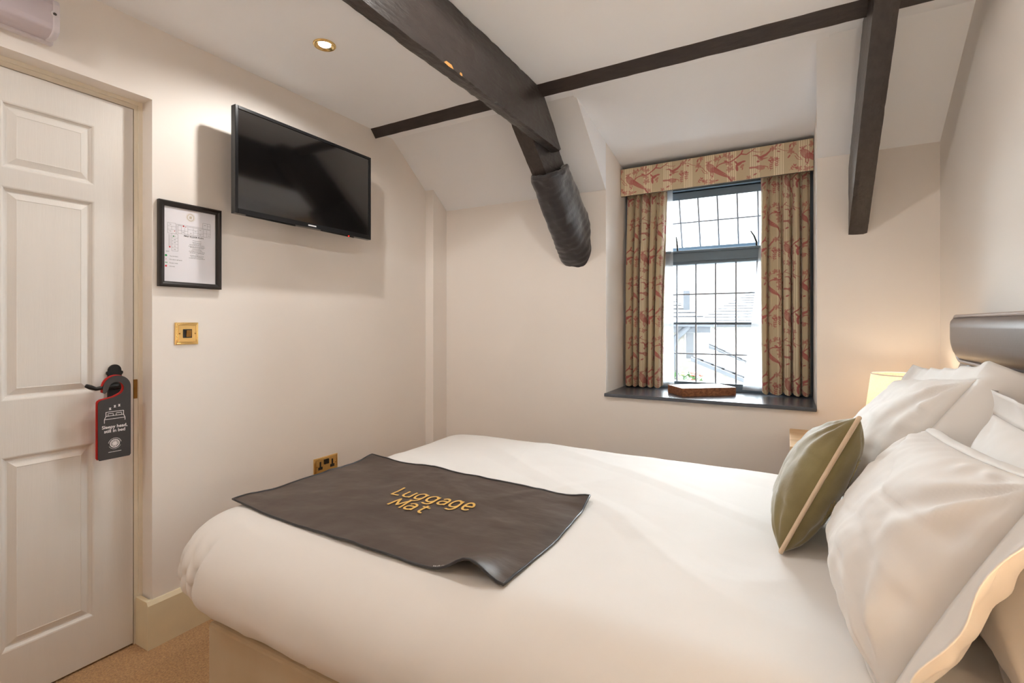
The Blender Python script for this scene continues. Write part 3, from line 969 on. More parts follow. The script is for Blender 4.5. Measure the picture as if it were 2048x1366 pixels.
for x in xs[1:-1]:
    obj('glazing_bar', MB().box(x - 0.0042, x + 0.0042, YG - 0.003, YG + 0.006, zr[0], zr[-1]), M['lead'], win, bev=0.001)
for z in zr[1:-1]:
    obj('glazing_bar', MB().box(JX0, JX1, YG - 0.0035, YG + 0.0065, z - 0.0038, z + 0.0038), M['lead'], win, bev=0.001)
# tie bar behind the leads
obj('tie_bar', MB().box(JX0, JX1, YG - 0.014, YG - 0.004, 1.192, 1.200), M['winframe'], win)
# top-hung sash pushed open at its foot
ang = math.radians(20)
HZ, HY = 1.985, YW + 0.02
def tilt(x, y, z):
    dy, dz = y - HY, z - HZ
    return (x, HY + dy * math.cos(ang) - dz * math.sin(ang), HZ + dy * math.sin(ang) + dz * math.cos(ang))
class TB(MB):
    def box(s, *a):
        q = MB().box(*a)
        return s.add([tilt(*p) for p in q.v], q.f)
sash = TB()
sz0 = 1.628
sash.box(JX0 + 0.004, JX1 - 0.004, HY - 0.015, HY + 0.02, 1.940, 1.983)
sash.box(JX0 + 0.004, JX1 - 0.004, HY - 0.015, HY + 0.02, sz0, sz0 + 0.022)
sash.box(JX0 + 0.004, JX0 + 0.034, HY - 0.015, HY + 0.02, sz0, 1.983)
sash.box(JX1 - 0.034, JX1 - 0.004, HY - 0.015, HY + 0.02, sz0, 1.983)
sh = obj('top_sash', sash, M['winframe'], win, bev=0.002)
uz = [sz0 + 0.022, 1.800, 1.940]
ux = [JX0 + 0.034, -0.575, -0.468, -0.361, -0.254, -0.147, JX1 - 0.034]
for i in range(6):
    for j in range(2):
        g = TB(); g.box(ux[i] + 0.001, ux[i + 1] - 0.001, HY, HY + 0.003, uz[j] + 0.001, uz[j + 1] - 0.001)
        obj('pane', g, M['glass'], sh)
for x in ux[1:-1]:
    g = TB(); g.box(x - 0.0042, x + 0.0042, HY - 0.003, HY + 0.006, uz[0], uz[-1])
    obj('glazing_bar', g, M['lead'], sh)
g = TB(); g.box(ux[0], ux[-1], HY - 0.0035, HY + 0.0065, uz[1] - 0.0038, uz[1] + 0.0038)
obj('glazing_bar', g, M['lead'], sh)
for x0, dx in ((-0.575, -0.006), (-0.150, -0.03)):
    st = MB().tube([(x0, YW - 0.022, 1.622), (x0, YW - 0.026, 1.645), (x0 + dx * 0.4, YW - 0.03, 1.68), (x0 + dx, YW - 0.028, 1.71)], [0.006, 0.0055, 0.0045, 0.003], 8)
    obj('casement_stay', st, M['black_iron'], win, smooth=True)

# ------------------------------------------------------------------ toile print
TW, TH, PX = 45.5, 36.0, 0.05        # tile in cm, raster step
NXp, NYp = int(TW / PX), int(TH / PX)
gx, gy = np.meshgrid((np.arange(NXp) + 0.5) * PX, (np.arange(NYp) + 0.5) * PX)
INK = np.zeros((NYp, NXp), np.float32)
rng = np.random.RandomState(3)
HATCH = 0.72 + 0.28 * np.sign(np.sin((gx * 1.0 + gy * 1.6) * 7.5))
def wrap(d, L): return (d + L / 2) % L - L / 2
def ink(mask, v=1.0):
    global INK
    INK = np.maximum(INK, mask * v)
def seg_(p, q, w0, w1=None, v=1.0):
    w1 = w0 if w1 is None else w1
    dx = wrap(gx - p[0], TW); dy = wrap(gy - p[1], TH)
    ex, ey = q[0] - p[0], q[1] - p[1]
    t = np.clip((dx * ex + dy * ey) / (ex * ex + ey * ey + 1e-9), 0, 1)
    d = np.hypot(dx - t * ex, dy - t * ey)
    ww = (w0 + (w1 - w0) * t) / 2
    ink(np.clip((ww - d) / 0.05 + 0.5, 0, 1), v)
def line_(pts, w0, w1=None, v=1.0):
    n = len(pts) - 1
    w1 = w0 if w1 is None else w1
    for i in range(n):
        seg_(pts[i], pts[i + 1], w0 + (w1 - w0) * i / n, w0 + (w1 - w0) * (i + 1) / n, v)
def ell_(c, rx, ry, a=0.0, v=1.0, hatch=False):
    dx = wrap(gx - c[0], TW); dy = wrap(gy - c[1], TH)
    ca, sa = math.cos(a), math.sin(a)
    u = dx * ca + dy * sa; w = -dx * sa + dy * ca
    r = np.sqrt((u / rx) ** 2 + (w / ry) ** 2)
    m = np.clip((1 - r) * min(rx, ry) / 0.05 + 0.5, 0, 1)
    if hatch:
        rim = np.clip((r - 0.80) / 0.1, 0, 1)
        m = m * np.maximum(rim, HATCH)
    ink(m, v)
def leaf_(c, l, a, v=0.95):
    ell_((c[0] + math.cos(a) * l / 2, c[1] + math.sin(a) * l / 2), l / 2, l / 5.2, a, v)
def flower_(c, r):
    for k in range(5):
        a = 2 * PI * k / 5 + rng.rand()
        ell_((c[0] + math.cos(a) * r * 0.6, c[1] + math.sin(a) * r * 0.6), r * 0.55, r * 0.33, a, 0.85, True)
    ell_(c, r * 0.28, r * 0.28, 0, 0.5)
def sprig_(p, a, n=4, l=1.6):
    q = p
    for k in range(n):
        a2 = a + rng.uniform(-0.25, 0.25)
        nq = (q[0] + math.cos(a2) * l * 0.7, q[1] + math.sin(a2) * l * 0.7)
        seg_(q, nq, 0.16, 0.12)
        leaf_(nq, l * 0.8, a2 + 0.9); leaf_(nq, l * 0.8, a2 - 0.9)
        q = nq
    leaf_(q, l, a)
def motif(ox, oy):
    P = lambda x, y: (ox + x, oy + y)
    # crested bird on a perch
    ell_(P(1.4, 7.4), 2.9, 1.9, 0.9, 0.92, True)
    ell_(P(0.1, 5.3), 1.0, 0.9, 0.3, 0.95, True)
    line_([P(-0.7, 5.2), P(-1.7, 5.6)], 0.45, 0.1)
    for k in range(4): line_([P(0.2, 4.6), P(-1.2 + k * 0.95, 3.6 - 0.12 * k)], 0.22, 0.38)
    line_([P(2.5, 8.2), P(5.4, 10.6), P(8.4, 12.6), P(10.9, 13.9)], 2.5, 0.7, 0.85)
    line_([P(3.2, 7.4), P(6.4, 9.8), P(10.0, 12.6)], 0.9, 0.25, 0.95)
    for k in range(6): line_([P(4.2 + k * 1.1, 9.2 + k * 0.8), P(5.6 + k * 1.15, 9.3 + k * 0.78)], 0.2, 0.1)
    line_([P(1.5, 9.2), P(1.4, 11.6), P(2.6, 12.4)], 0.5, 0.3); line_([P(2.5, 9.3), P(2.6, 11.4), P(1.6, 13.0)], 0.5, 0.3)
    # branch from the perch up to the right
    line_([P(-3.4, 7.6), P(-2.4, 9.4), P(-0.2, 10.2)], 0.3, 0.2)
    line_([P(3.6, 8.0), P(5.4, 6.2), P(7.6, 5.5), P(10.2, 5.6), P(12.6, 5.0), P(15.0, 3.4), P(16.8, 1.9), P(17.4, 0.4)], 0.45, 0.75)
    line_([P(16.6, 2.2), P(19.4, 2.8), P(21.6, 1.6), P(23.4, 0.4)], 0.6, 0.35)
    line_([P(22.0, 1.4), P(24.2, 2.4), P(26.4, 2.8), P(27.8, 2.6)], 0.28, 0.18)
    line_([P(4.2, 7.2), P(5.2, 4.2), P(6.4, 2.6), P(8.6, 1.8)], 0.28, 0.18)
    flower_(P(4.2, 2.7), 1.5); flower_(P(8.8, 1.2), 1.3); leaf_(P(6.4, 2.6), 1.8, -1.9)
    flower_(P(11.2, 3.0), 1.6); leaf_(P(10.8, 1.8), 1.8, -1.5)
    flower_(P(10.8, 6.4), 1.6); flower_(P(11.2, 9.4), 1.7)
    leaf_(P(8.0, 4.6), 2.0, 0.2); leaf_(P(13.4, 5.4), 2.4, 0.9)
    ell_(P(15.6, 7.4), 1.9, 0.8, -0.5, 0.95); ell_(P(14.6, 9.6), 1.6, 0.7, 1.4, 0.95); ell_(P(17.2, 8.8), 1.2, 0.7, -0.8, 0.9, True)
    leaf_(P(16.4, 6.6), 2.6, -0.1); leaf_(P(17.6, 9.6), 1.4, 1.9)
    # bird with spread wings and one below it
    ell_(P(26.0, 6.2), 1.5, 0.9, 0.8, 0.92, True)
    line_([P(26.4, 5.6), P(28.8, 4.6), P(30.6, 3.0), P(30.9, 1.6)], 1.5, 0.4, 0.9)
    line_([P(25.6, 5.4), P(24.2, 4.2), P(22.4, 4.2)], 1.1, 0.3, 0.9)
    line_([P(26.8, 6.6), P(29.4, 6.4)], 0.9, 0.4, 0.8); ell_(P(25.0, 7.6), 0.7, 0.6, 0, 0.95)
    line_([P(27.0, 2.8), P(26.4, 4.4)], 0.18)
    ell_(P(26.0, 11.0), 2.2, 1.2, 0.25, 0.9, True); line_([P(24.6, 10.6), P(21.2, 10.4)], 0.9, 1.1, 0.85)
    line_([P(27.6, 10.4), P(29.6, 11.2), P(29.8, 12.4)], 0.4, 0.2); line_([P(26, 12.2), P(25.6, 13.4)], 0.25)
    sprig_(P(30.6, 13.6), -1.35, 5, 1.5); sprig_(P(33.4, 12.4), -1.6, 4, 1.5); leaf_(P(31.4, 8.6), 2.0, -2.6)
    flower_(P(31.2, 7.0), 1.0); flower_(P(33.4, 7.6), 1.0)
    flower_(P(32.4, 2.0), 1.4); leaf_(P(34.8, 1.4), 1.6, -0.8); leaf_(P(33.8, 3.8), 1.6, 0.2)
    line_([P(34.4, 2.4), P(37.4, 4.2), P(39.6, 4.6)], 0.24, 0.2)
    flower_(P(40.2, 4.8), 1.5); leaf_(P(39.6, 3.0), 2.0, -1.3); leaf_(P(40.0, 6.6), 2.0, 2.2)
    line_([P(40.6, 4.4), P(41.6, 2.6), P(41.4, 1.4)], 0.22); flower_(P(41.6, 1.2), 1.2)
    line_([P(40.6, 5.4), P(42.6, 6.6), P(43.4, 8.0), P(45.0, 9.6)], 0.26)
    # foot flowers
    flower_(P(-1.6, 14.4), 1.4); flower_(P(1.8, 14.8), 1.5); leaf_(P(-3.6, 13.4), 1.8, 0.5); leaf_(P(3.6, 14.8), 1.8, -0.2)
    flower_(P(12.4, 15.2), 1.4); sprig_(P(-6.0, 14.6), -0.6, 3, 1.4); leaf_(P(22.6, 14.6), 2.0, -0.4); flower_(P(20.4, 15.4), 1.1)
motif(5.5, 0.0)
motif(5.5 + 22.75, 18.0)
line_([(16, 14), (18, 17), (17, 20), (19, 23)], 0.8, 0.5); line_([(38, 31), (40, 34), (39, 37)], 0.7, 0.5)
BASE = np.array(lin((196, 178, 147))); CREAM = np.array(lin((228, 214, 186))); RED = np.array(lin((166, 54, 68)))
stripe = np.zeros(NXp, np.float32)
xs_cm = (np.arange(NXp) + 0.5) * PX
per = TW / 4
ph = (xs_cm - 3.7) % per
for k in range(5):
    stripe = np.maximum(stripe, np.clip((0.30 - np.abs(ph - (0.4 + k * 1.0))) / 0.08, 0, 1))
ground = BASE[None, None, :] + (CREAM - BASE)[None, None, :] * stripe[None, :, None]
TILE = ground + (RED - ground) * (INK * 0.84)[:, :, None]

def cloth_color(s_cm, t_cm):
    ix = np.floor((s_cm % TW) / PX).astype(int) % NXp
    iy = np.floor((t_cm % TH) / PX).astype(int) % NYp
    return TILE[iy, ix]

def printed_grid(name, pos, scm, tcm, m, parent=None, smooth=True):
    """pos: (ns, nt, 3) positions, scm/tcm cloth coordinates in cm"""
    ns, nt = pos.shape[:2]
    org = Vector((float(pos[..., 0].mean()), float(pos[..., 1].mean()), float(pos[..., 2].min())))
    me = bpy.data.meshes.new(name)
    V = (pos.reshape(-1, 3) - np.array(org))
    idx = np.arange(ns * nt).reshape(ns, nt)
    F = np.stack([idx[:-1, :-1], idx[1:, :-1], idx[1:, 1:], idx[:-1, 1:]], -1).reshape(-1, 4)
    me.from_pydata(V.tolist(), [], F.tolist())
    me.update()
    ca = me.color_attributes.new('print', 'FLOAT_COLOR', 'POINT')
    col = np.ones((ns * nt, 4), np.float32)
    col[:, :3] = cloth_color(scm, tcm).reshape(-1, 3)
    ca.data.foreach_set('color', col.ravel())
    me.polygons.foreach_set('use_smooth', [smooth] * len(me.polygons))
    me.materials.append(m)
    o = bpy.data.objects.new(name, me)
    COL.objects.link(o)
    if parent is not None:
        o.parent = parent; o.location = org - world_loc(parent)
    else:
        o.location = org
    return o

# pelmet
pel = root('pelmet', (-0.385, 2.97, 1.968), 'straight pelmet in beige cotton with red birds and branches above the window', 'pelmet')
PY = 2.958
px0, px1, pz0, pz1 = WX0 + 0.003, WX1 - 0.003, 1.968, 2.131
ns, nt = 680, 112
S = np.linspace(0, 1, ns)[:, None]; T = np.linspace(0, 1, nt)[None, :]
pos = np.zeros((ns, nt, 3))
pos[..., 0] = px0 + (px1 - px0) * S
pos[..., 1] = PY + 0 * T
pos[..., 2] = pz1 + (pz0 - pz1) * T + 0.012 * (S - 0.5)
printed_grid('printed_face', pos, S * (px1 - px0) * 100 + 1.2 + 0 * T, T * 16.3 + 0 * S, M['pelmet'], pel, smooth=False)
pb = MB().hexa([(px0, PY + 0.001, pz0 - 0.006), (px1, PY + 0.001, pz0 + 0.006), (px1, PY + 0.016, pz0 + 0.006), (px0, PY + 0.016, pz0 - 0.006),
                (px0, PY + 0.001, pz1 - 0.006), (px1, PY + 0.001, pz1 + 0.006), (px1, PY + 0.016, pz1 + 0.006), (px0, PY + 0.016, pz1 - 0.006)])
pb.hexa([(px0, PY + 0.001, pz1 - 0.032), (px1, PY + 0.001, pz1 - 0.022), (px1, YW - 0.02, pz1 - 0.022), (px0, YW - 0.02, pz1 - 0.032),
         (px0, PY + 0.001, pz1 - 0.022), (px1, PY + 0.001, pz1 - 0.012), (px1, YW - 0.02, pz1 - 0.012), (px0, YW - 0.02, pz1 - 0.022)])
obj('board', pb, M['lining'], pel)

# pleated curtains
def curtain(x0, x1, x0b, x1b, nf, seed, label, sflip):
    r = np.random.RandomState(seed)
    ns, nt = 300, 480
    u = np.linspace(0, 1, ns); t = np.linspace(0, 1, nt)
    ztop, zbot = 2.02, SILL + 0.012
    phs = np.cumsum(r.uniform(0.7, 1.35, nf)); phs = np.concatenate([[0], phs]) / phs[-1]
    warp = np.interp(np.linspace(0, 1, nf + 1), np.linspace(0, 1, nf + 1), phs)
    amps = r.uniform(0.75, 1.25, nf + 1); dr = r.uniform(-1, 1, nf + 1)
    pos = np.zeros((ns, nt, 3))
    for j, tt in enumerate(t):
        f_ = np.interp(u, phs, np.arange(nf + 1)) + 0.22 * np.interp(u, phs, dr) * math.sin(tt * 2.2)
        am = np.interp(u, phs, amps)
        rid = np.clip(np.abs(np.sin(PI * f_)) * 1.55 - 0.42, 0, 1) ** 0.6
        depth = 0.032 - (0.022 + 0.044 * min(1, tt * 2.5)) * am * rid
        xx = u + 0.030 * np.sin(2 * PI * f_) * min(1, 0.3 + tt * 2) * -1 / max(nf, 1) * 3.0
        a = x0 + (x0b - x0) * tt; b = x1 + (x1b - x1) * tt
        pos[:, j, 0] = np.clip(a + (b - a) * xx, WX0 + 0.006, WX1 - 0.006)
        pos[:, j, 1] = 3.014 + depth + 0.004 * math.sin(tt * 5 + seed)
        pos[:, j, 2] = ztop + (zbot - ztop) * tt + (0.006 * np.sin(2 * PI * f_ + 1.0) if tt > 0.97 else 0)
    d = np.diff(pos[:, nt // 2], axis=0)
    arc = np.concatenate([[0], np.cumsum(np.hypot(d[:, 0], d[:, 1]))])
    arc = arc * 100.0
    scm = np.repeat((arc * sflip + 7 * seed)[:, None], nt, 1)
    tcm = np.repeat((t * (ztop - zbot) * 100)[None, :], ns, 0)
    o = printed_grid('curtain', pos, scm, tcm, M['toile'])
    tag(o, label, 'curtain', 'red toile window curtains')
    sd = o.modifiers.new('thickness', 'SOLIDIFY'); sd.thickness = 0.0015; sd.offset = 1.0
    return o
curtain(-0.872, -0.628, -0.878, -0.650, 5, 2, 'left pleated beige curtain with red bird print hanging to the sill', 1.0)
curtain(-0.128, 0.104, -0.118, 0.106, 5, 9, 'right pleated beige curtain with red bird print hanging to the sill', 1.0)

def net(xt0, xt1, xb0, xb1, label, seed):
    b = MB()
    def fn(u, t):
        x = (xt0 + (xb0 - xt0) * t) * (1 - u) + (xt1 + (xb1 - xt1) * t ** 1.6) * u
        y = 3.066 + 0.006 * math.sin(u * 15 + seed + t) + 0.004 * fbm(u * 3, t * 5, seed)
        z = 2.02 + (SILL + 0.014 - 2.02) * t
        return (x, y, z)
    b.grid(fn, 40, 80)
    tag(obj('net_curtain', b, M['net'], smooth=True, fix=False), label, 'curtain', 'white net curtains')
net(-0.80, -0.600, -0.80, -0.590, 'sheer white net panel drawn to the left side of the window', 1)
net(0.05, -0.120, 0.05, -0.222, 'sheer white net panel flaring out beside the right curtain', 5)

# ------------------------------------------------------------------ inlaid wooden box on the sill
bx = root('wooden_box', (-0.42, 2.83, SILL), 'low walnut box with inlaid top lying askew on the window sill', 'box')
A0 = Vector((-0.486, 2.738, SILL)); ax = Vector((0.244, 0.187, 0)).normalized(); ay = Vector((-ax.y, ax.x, 0))
LX, LY, LZ = 0.307, 0.170, 0.044
def bxp(a, b, c): return tuple(A0 + ax * a + ay * b + Vector((0, 0, c)))
def bbox(a0, a1, b0, b1, c0, c1):
    return MB().hexa([bxp(a0, b0, c0), bxp(a1, b0, c0), bxp(a1, b1, c0), bxp(a0, b1, c0), bxp(a0, b0, c1), bxp(a1, b0, c1), bxp(a1, b1, c1), bxp(a0, b1, c1)])
cs = bbox(0, LX, 0, 0.010, 0, LZ)
for q in (bbox(0, LX, LY - 0.01, LY, 0, LZ), bbox(0, 0.01, 0.01, LY - 0.01, 0, LZ), bbox(LX - 0.01, LX, 0.01, LY - 0.01, 0, LZ)):
    cs.add(q.v, q.f)
obj('sides', cs, M['walnut'], bx, bev=0.001)
top = obj('top', bbox(0.008, LX - 0.008, 0.008, LY - 0.008, LZ - 0.012, LZ - 0.0025), M['pale_wood'], bx)
for a in (0.03, 0.05, 0.245, 0.265, 0.28):
    obj('inlay_strip', bbox(a, a + 0.006, 0.012, LY - 0.012, LZ - 0.004, LZ - 0.0015), M['dark_wood'], bx)
for i in range(6):
    for j in range(4):
        if (i + j) % 2 == 0:
            a = 0.075 + i * 0.027; b = 0.03 + j * 0.027
            obj('inlay_square', bbox(a, a + 0.025, b, b + 0.025, LZ - 0.004, LZ - 0.0018), M['walnut'], bx)

# ------------------------------------------------------------------ bed
bed = root('bed', (-0.49, 1.49, 0), 'divan bed base covered in mottled beige suede under the white duvet', 'bed')
dv = MB().box(-1.44, 0.46, 0.815, 2.165, 0.012, 0.345)
obj('divan_base', dv, M['divan'], bed, bev=0.012, bseg=3)

# duvet
FX, NYd, FYd = -1.608, 0.762, 2.236       # foot, near and far reach
RH, RV = 0.175, 0.1375
ZM = 0.354 + RV
xe, ya, yb = FX + RH, NYd + RH, FYd - RH
def und(x, y):
    c1 = noise.noise((x * 1.6 + y * 2.6, y * 1.1 - x * 0.7, 5.1)); c2 = noise.noise((x * 3.1 - y * 1.0, y * 2.0, 8.4))
    return 0.008 * fbm(x * 1.6, y * 1.6, 0.3, 2) + 0.004 * max(0, 0.25 - abs(c1)) * 4 + 0.0028 * max(0, 0.2 - abs(c2)) * 5 + 0.002 * fbm(x * 7, y * 6, 2.0, 2)
ARC = RH * 1.25 * PI / 2 * 1.25
def duvet_pt(p, q):
    """p: distance from the head end towards the foot, q: across, both may run past the edge"""
    x = 0.44 - p
    exx = max(0.0, xe - x)
    eyy = max(0.0, ya - q) if q < ya else max(0.0, q - yb)
    sy = -1 if q < ya else 1
    bx_, by_ = max(x, xe), min(max(q, ya), yb)
    e = math.hypot(exx, eyy)
    if e < 1e-9:
        return (x, q, ZM + RV + und(x, q))
    dx, dy = -exx / e, sy * eyy / e
    f_ = min(e / ARC, 1.0)
    phi = PI / 2 - f_ * PI
    c = math.cos(phi); s = math.sin(phi)
    c = math.copysign(abs(c) ** 0.92, c)
    px_, py_, pz_ = bx_ + dx * RH * c, by_ + dy * RH * c, ZM + RV * s
    w = 0.0
    th = math.atan2(abs(dy), abs(dx))         # 0 foot, pi/2 side
    low = min(1, max(0, (f_ - 0.20) / 0.38))
    if sy < 0 and eyy > 0:
        # foot panel gathered round the near corner, the side panel lapping over it
        s_ = (th - PI / 2) * RH if exx > 0 else x - xe
        s0 = 0.050 - 0.075 * (f_ - 0.35)
        step = 1 / (1 + math.exp(-max(-30, min(30, (s_ - s0) / 0.0045))))
        g = math.exp(-max(0.0, abs(s_ + 0.05) - 0.10) ** 2 / 0.004)
        q_ = s_ * 62.0 + 2.2 * f_ + 0.9 * fbm(px_ * 6, py_ * 6, pz_ * 7, 2)
        q2 = f_ * 17.0 - s_ * 30.0 + 2.2 * fbm(px_ * 8, py_ * 8, pz_ * 8, 2)
        gather = g * low * (0.018 * (abs(math.sin(q_)) ** 0.6 - 0.7) + 0.012 * (abs(math.sin(q2)) ** 0.6 - 0.7))
        w += gather * (1 - step) + low * 0.022 * step + low * 0.002 * (1 - step)
        w -= 0.014 * low * math.exp(-((s_ - s0 + 0.008) / 0.008) ** 2)
    w += low * 0.006 * fbm(px_ * 4, py_ * 4, pz_ * 4, 3)
    streak = noise.noise((px_ * 5.5 + 0.35 * f_ * 3, f_ * 1.6 + py_ * 3, 3.3))
    w += low * 0.005 * max(0, 0.5 - abs(streak) * 3.0)
    nx_, ny_, nz_ = dx * c, dy * c, s
    u_ = und(bx_, by_) * max(0, s)
    return (px_ + nx_ * w, py_ + ny_ * w, pz_ + nz_ * w * 0.6 + u_)
PL = 0.44 - xe + ARC
q0, q1 = ya - ARC, yb + ARC
db = MB()
NPp, NQq = 300, 280
db.grid(lambda a, b: duvet_pt(a * PL, q0 + (q1 - q0) * b), NPp, NQq)
duvet = obj('duvet', db, M['duvet'], smooth=True)
tag(duvet, 'plump white cotton duvet covering the bed and tucked round its foot', 'duvet')

# ------------------------------------------------------------------ luggage mat
mt = root('luggage_mat', (-1.03, 1.22, 0.63), 'dark brown faux leather luggage mat spread over the foot of the white duvet', 'mat')
MC = [Vector((-1.525, 0.941)), Vector((-0.523, 0.905)), Vector((-0.543, 1.485)), Vector((-1.530, 1.545))]   # near foot, near head, far head, far foot
def mat_xy(a, b):
    p = MC[0].lerp(MC[1], a).lerp(MC[3].lerp(MC[2], a), b)
    p = p + Vector((0, -0.018 * math.sin(PI * a) * (1 - b)))
    p = p + Vector((0.012 * math.sin(PI * b) * a, 0))
    return p
def mat_z(a, b):
    p = mat_xy(a, b)
    x, y = p
    z = duvet_pt(0.44 - max(x, xe), min(max(y, ya), yb))[2] + 0.006
    z += 0.004 * fbm(x * 3, y * 5, 9.0, 2) + 0.0022 * fbm(x * 9 + y * 7, y * 10 - x * 3, 2.0, 3)
    # curled near edge towards the near head corner, raised corners
    z += 0.042 * math.exp(-((a - 0.915) / 0.055) ** 2) * math.exp(-(b / 0.15) ** 1.5)
    z += 0.004 * math.exp(-((a) / 0.05) ** 2) + 0.012 * math.exp(-(a / 0.10) ** 2) * math.exp(-(b / 0.10) ** 2)
    z += 0.012 * math.exp(-((1 - a) / 0.06) ** 2) * math.exp(-((1 - b) / 0.12) ** 2)
    z += 0.014 * math.exp(-(a / 0.10) ** 2) * math.exp(-((1 - b) / 0.10) ** 2)
    z -= 0.010 * math.exp(-(a / 0.08) ** 2)
    return z
def mat_pt(a, b, o=0.0):
    p = mat_xy(a, b)
    return (p.x, p.y, mat_z(a, b) + o)
mb_ = MB().grid(mat_pt, 150, 90)
sheet = obj('sheet', mb_, M['mat'], mt, smooth=True, fix=False)
sd = sheet.modifiers.new('thickness', 'SOLIDIFY'); sd.thickness = 0.0025; sd.offset = -1.0
edge = []
for i in range(61): edge.append(mat_pt(i / 60, 0))
for i in range(1, 41): edge.append(mat_pt(1, i / 40))
for i in range(1, 61): edge.append(mat_pt(1 - i / 60, 1))
for i in range(1, 40): edge.append(mat_pt(0, 1 - i / 40))
obj('piped_edge', MB().tube(edge, 0.0034, 7, closed=True), M['mat_edge'], mt, smooth=True)
# lettering follows the sheet
def on_mat(X, Y):
    a = (X - MC[0].x) / (MC[1].x - MC[0].x)
    b = 0.5
    for _ in range(6):
        p = mat_xy(a, b)
        a += (X - p.x) / 1.0
        b += (Y - p.y) / 0.6
    return (X, Y, mat_z(min(max(a, 0), 1), min(max(b, 0), 1)) + 0.0026)
def arc(cx, cy, rx, ry, a0, a1, n=14):
    return [(cx + rx * math.cos(math.radians(a0 + (a1 - a0) * k / n)), cy + ry * math.sin(math.radians(a0 + (a1 - a0) * k / n))) for k in range(n + 1)]
GLY = {   # strokes in units of the x-height, advance last
    'L': ([[(0.0, 1.42), (0.0, 0.0), (0.72, 0.0)]], 0.98),
    'u': ([[(0.0, 1.0), (0.0, 0.38)] + arc(0.36, 0.38, 0.36, 0.38, 180, 290, 10) + [(0.72, 0.22)], [(0.72, 1.0), (0.72, 0.0)]], 1.12),
    'g': ([arc(0.38, 0.5, 0.38, 0.5, 50, 310, 18), [(0.62, 0.88), (0.74, 0.74)], [(0.62, 0.12), (0.74, 0.28)], [(0.74, 1.0), (0.74, -0.08)] + arc(0.38, -0.08, 0.36, 0.36, 0, -130, 12)], 1.14),
    'a': ([arc(0.34, 0.66, 0.32, 0.34, 150, 20, 10) + [(0.66, 0.62), (0.66, 0.0)], [(0.66, 0.60), (0.34, 0.58)] + arc(0.30, 0.29, 0.30, 0.29, 90, 270, 10) + [(0.44, 0.02), (0.66, 0.20)]], 1.02),
    'e': ([[(0.02, 0.54), (0.74, 0.54)] + arc(0.38, 0.5, 0.37, 0.5, 8, 318, 20)], 1.02),
    'M': ([[(0.0, 0.0), (0.06, 1.42), (0.52, 0.32), (0.98, 1.42), (1.04, 0.0)]], 1.36),
    't': ([[(0.26, 1.30), (0.26, 0.28)] + arc(0.48, 0.26, 0.22, 0.26, 180, 300, 8), [(0.0, 0.98), (0.62, 0.98)]], 0.8),
}
def dense(pts, d):
    out = [pts[0]]
    for p, q in zip(pts[:-1], pts[1:]):
        n = max(1, int(math.dist(p, q) / d))
        out += [(p[0] + (q[0] - p[0]) * k / n, p[1] + (q[1] - p[1]) * k / n) for k in range(1, n + 1)]
    return out
def stroke_word(parent, word, x0, y0, xh, sx, w):
    x = x0
    for ch in word:
        st, adv = GLY[ch]
        m_ = MB()
        for q in st:
            pts = [(x + u * xh * sx, y0 + v * xh) for u, v in q]
            ribbon2d(m_, dense(pts, 0.005), w, on_mat)
        o = obj('letter', m_, M['gold_print'], parent, fix=False)
        x += adv * xh * sx
stroke_word(sheet, 'Luggage', -1.128, 1.226, 0.0455, 0.905, 0.0078)
stroke_word(sheet, 'Mat', -1.070, 1.145, 0.0415, 1.06, 0.0078)
lt = MB()
put_text(lt, 'white cow', 0.016, lambda x, y: on_mat(-0.672 + x, 0.902 + y), spacing=1.1, maxlen=0.006)
obj('small_white_lettering', lt, M['white_print'], mt, fix=False)['kind'] = 'stuff'

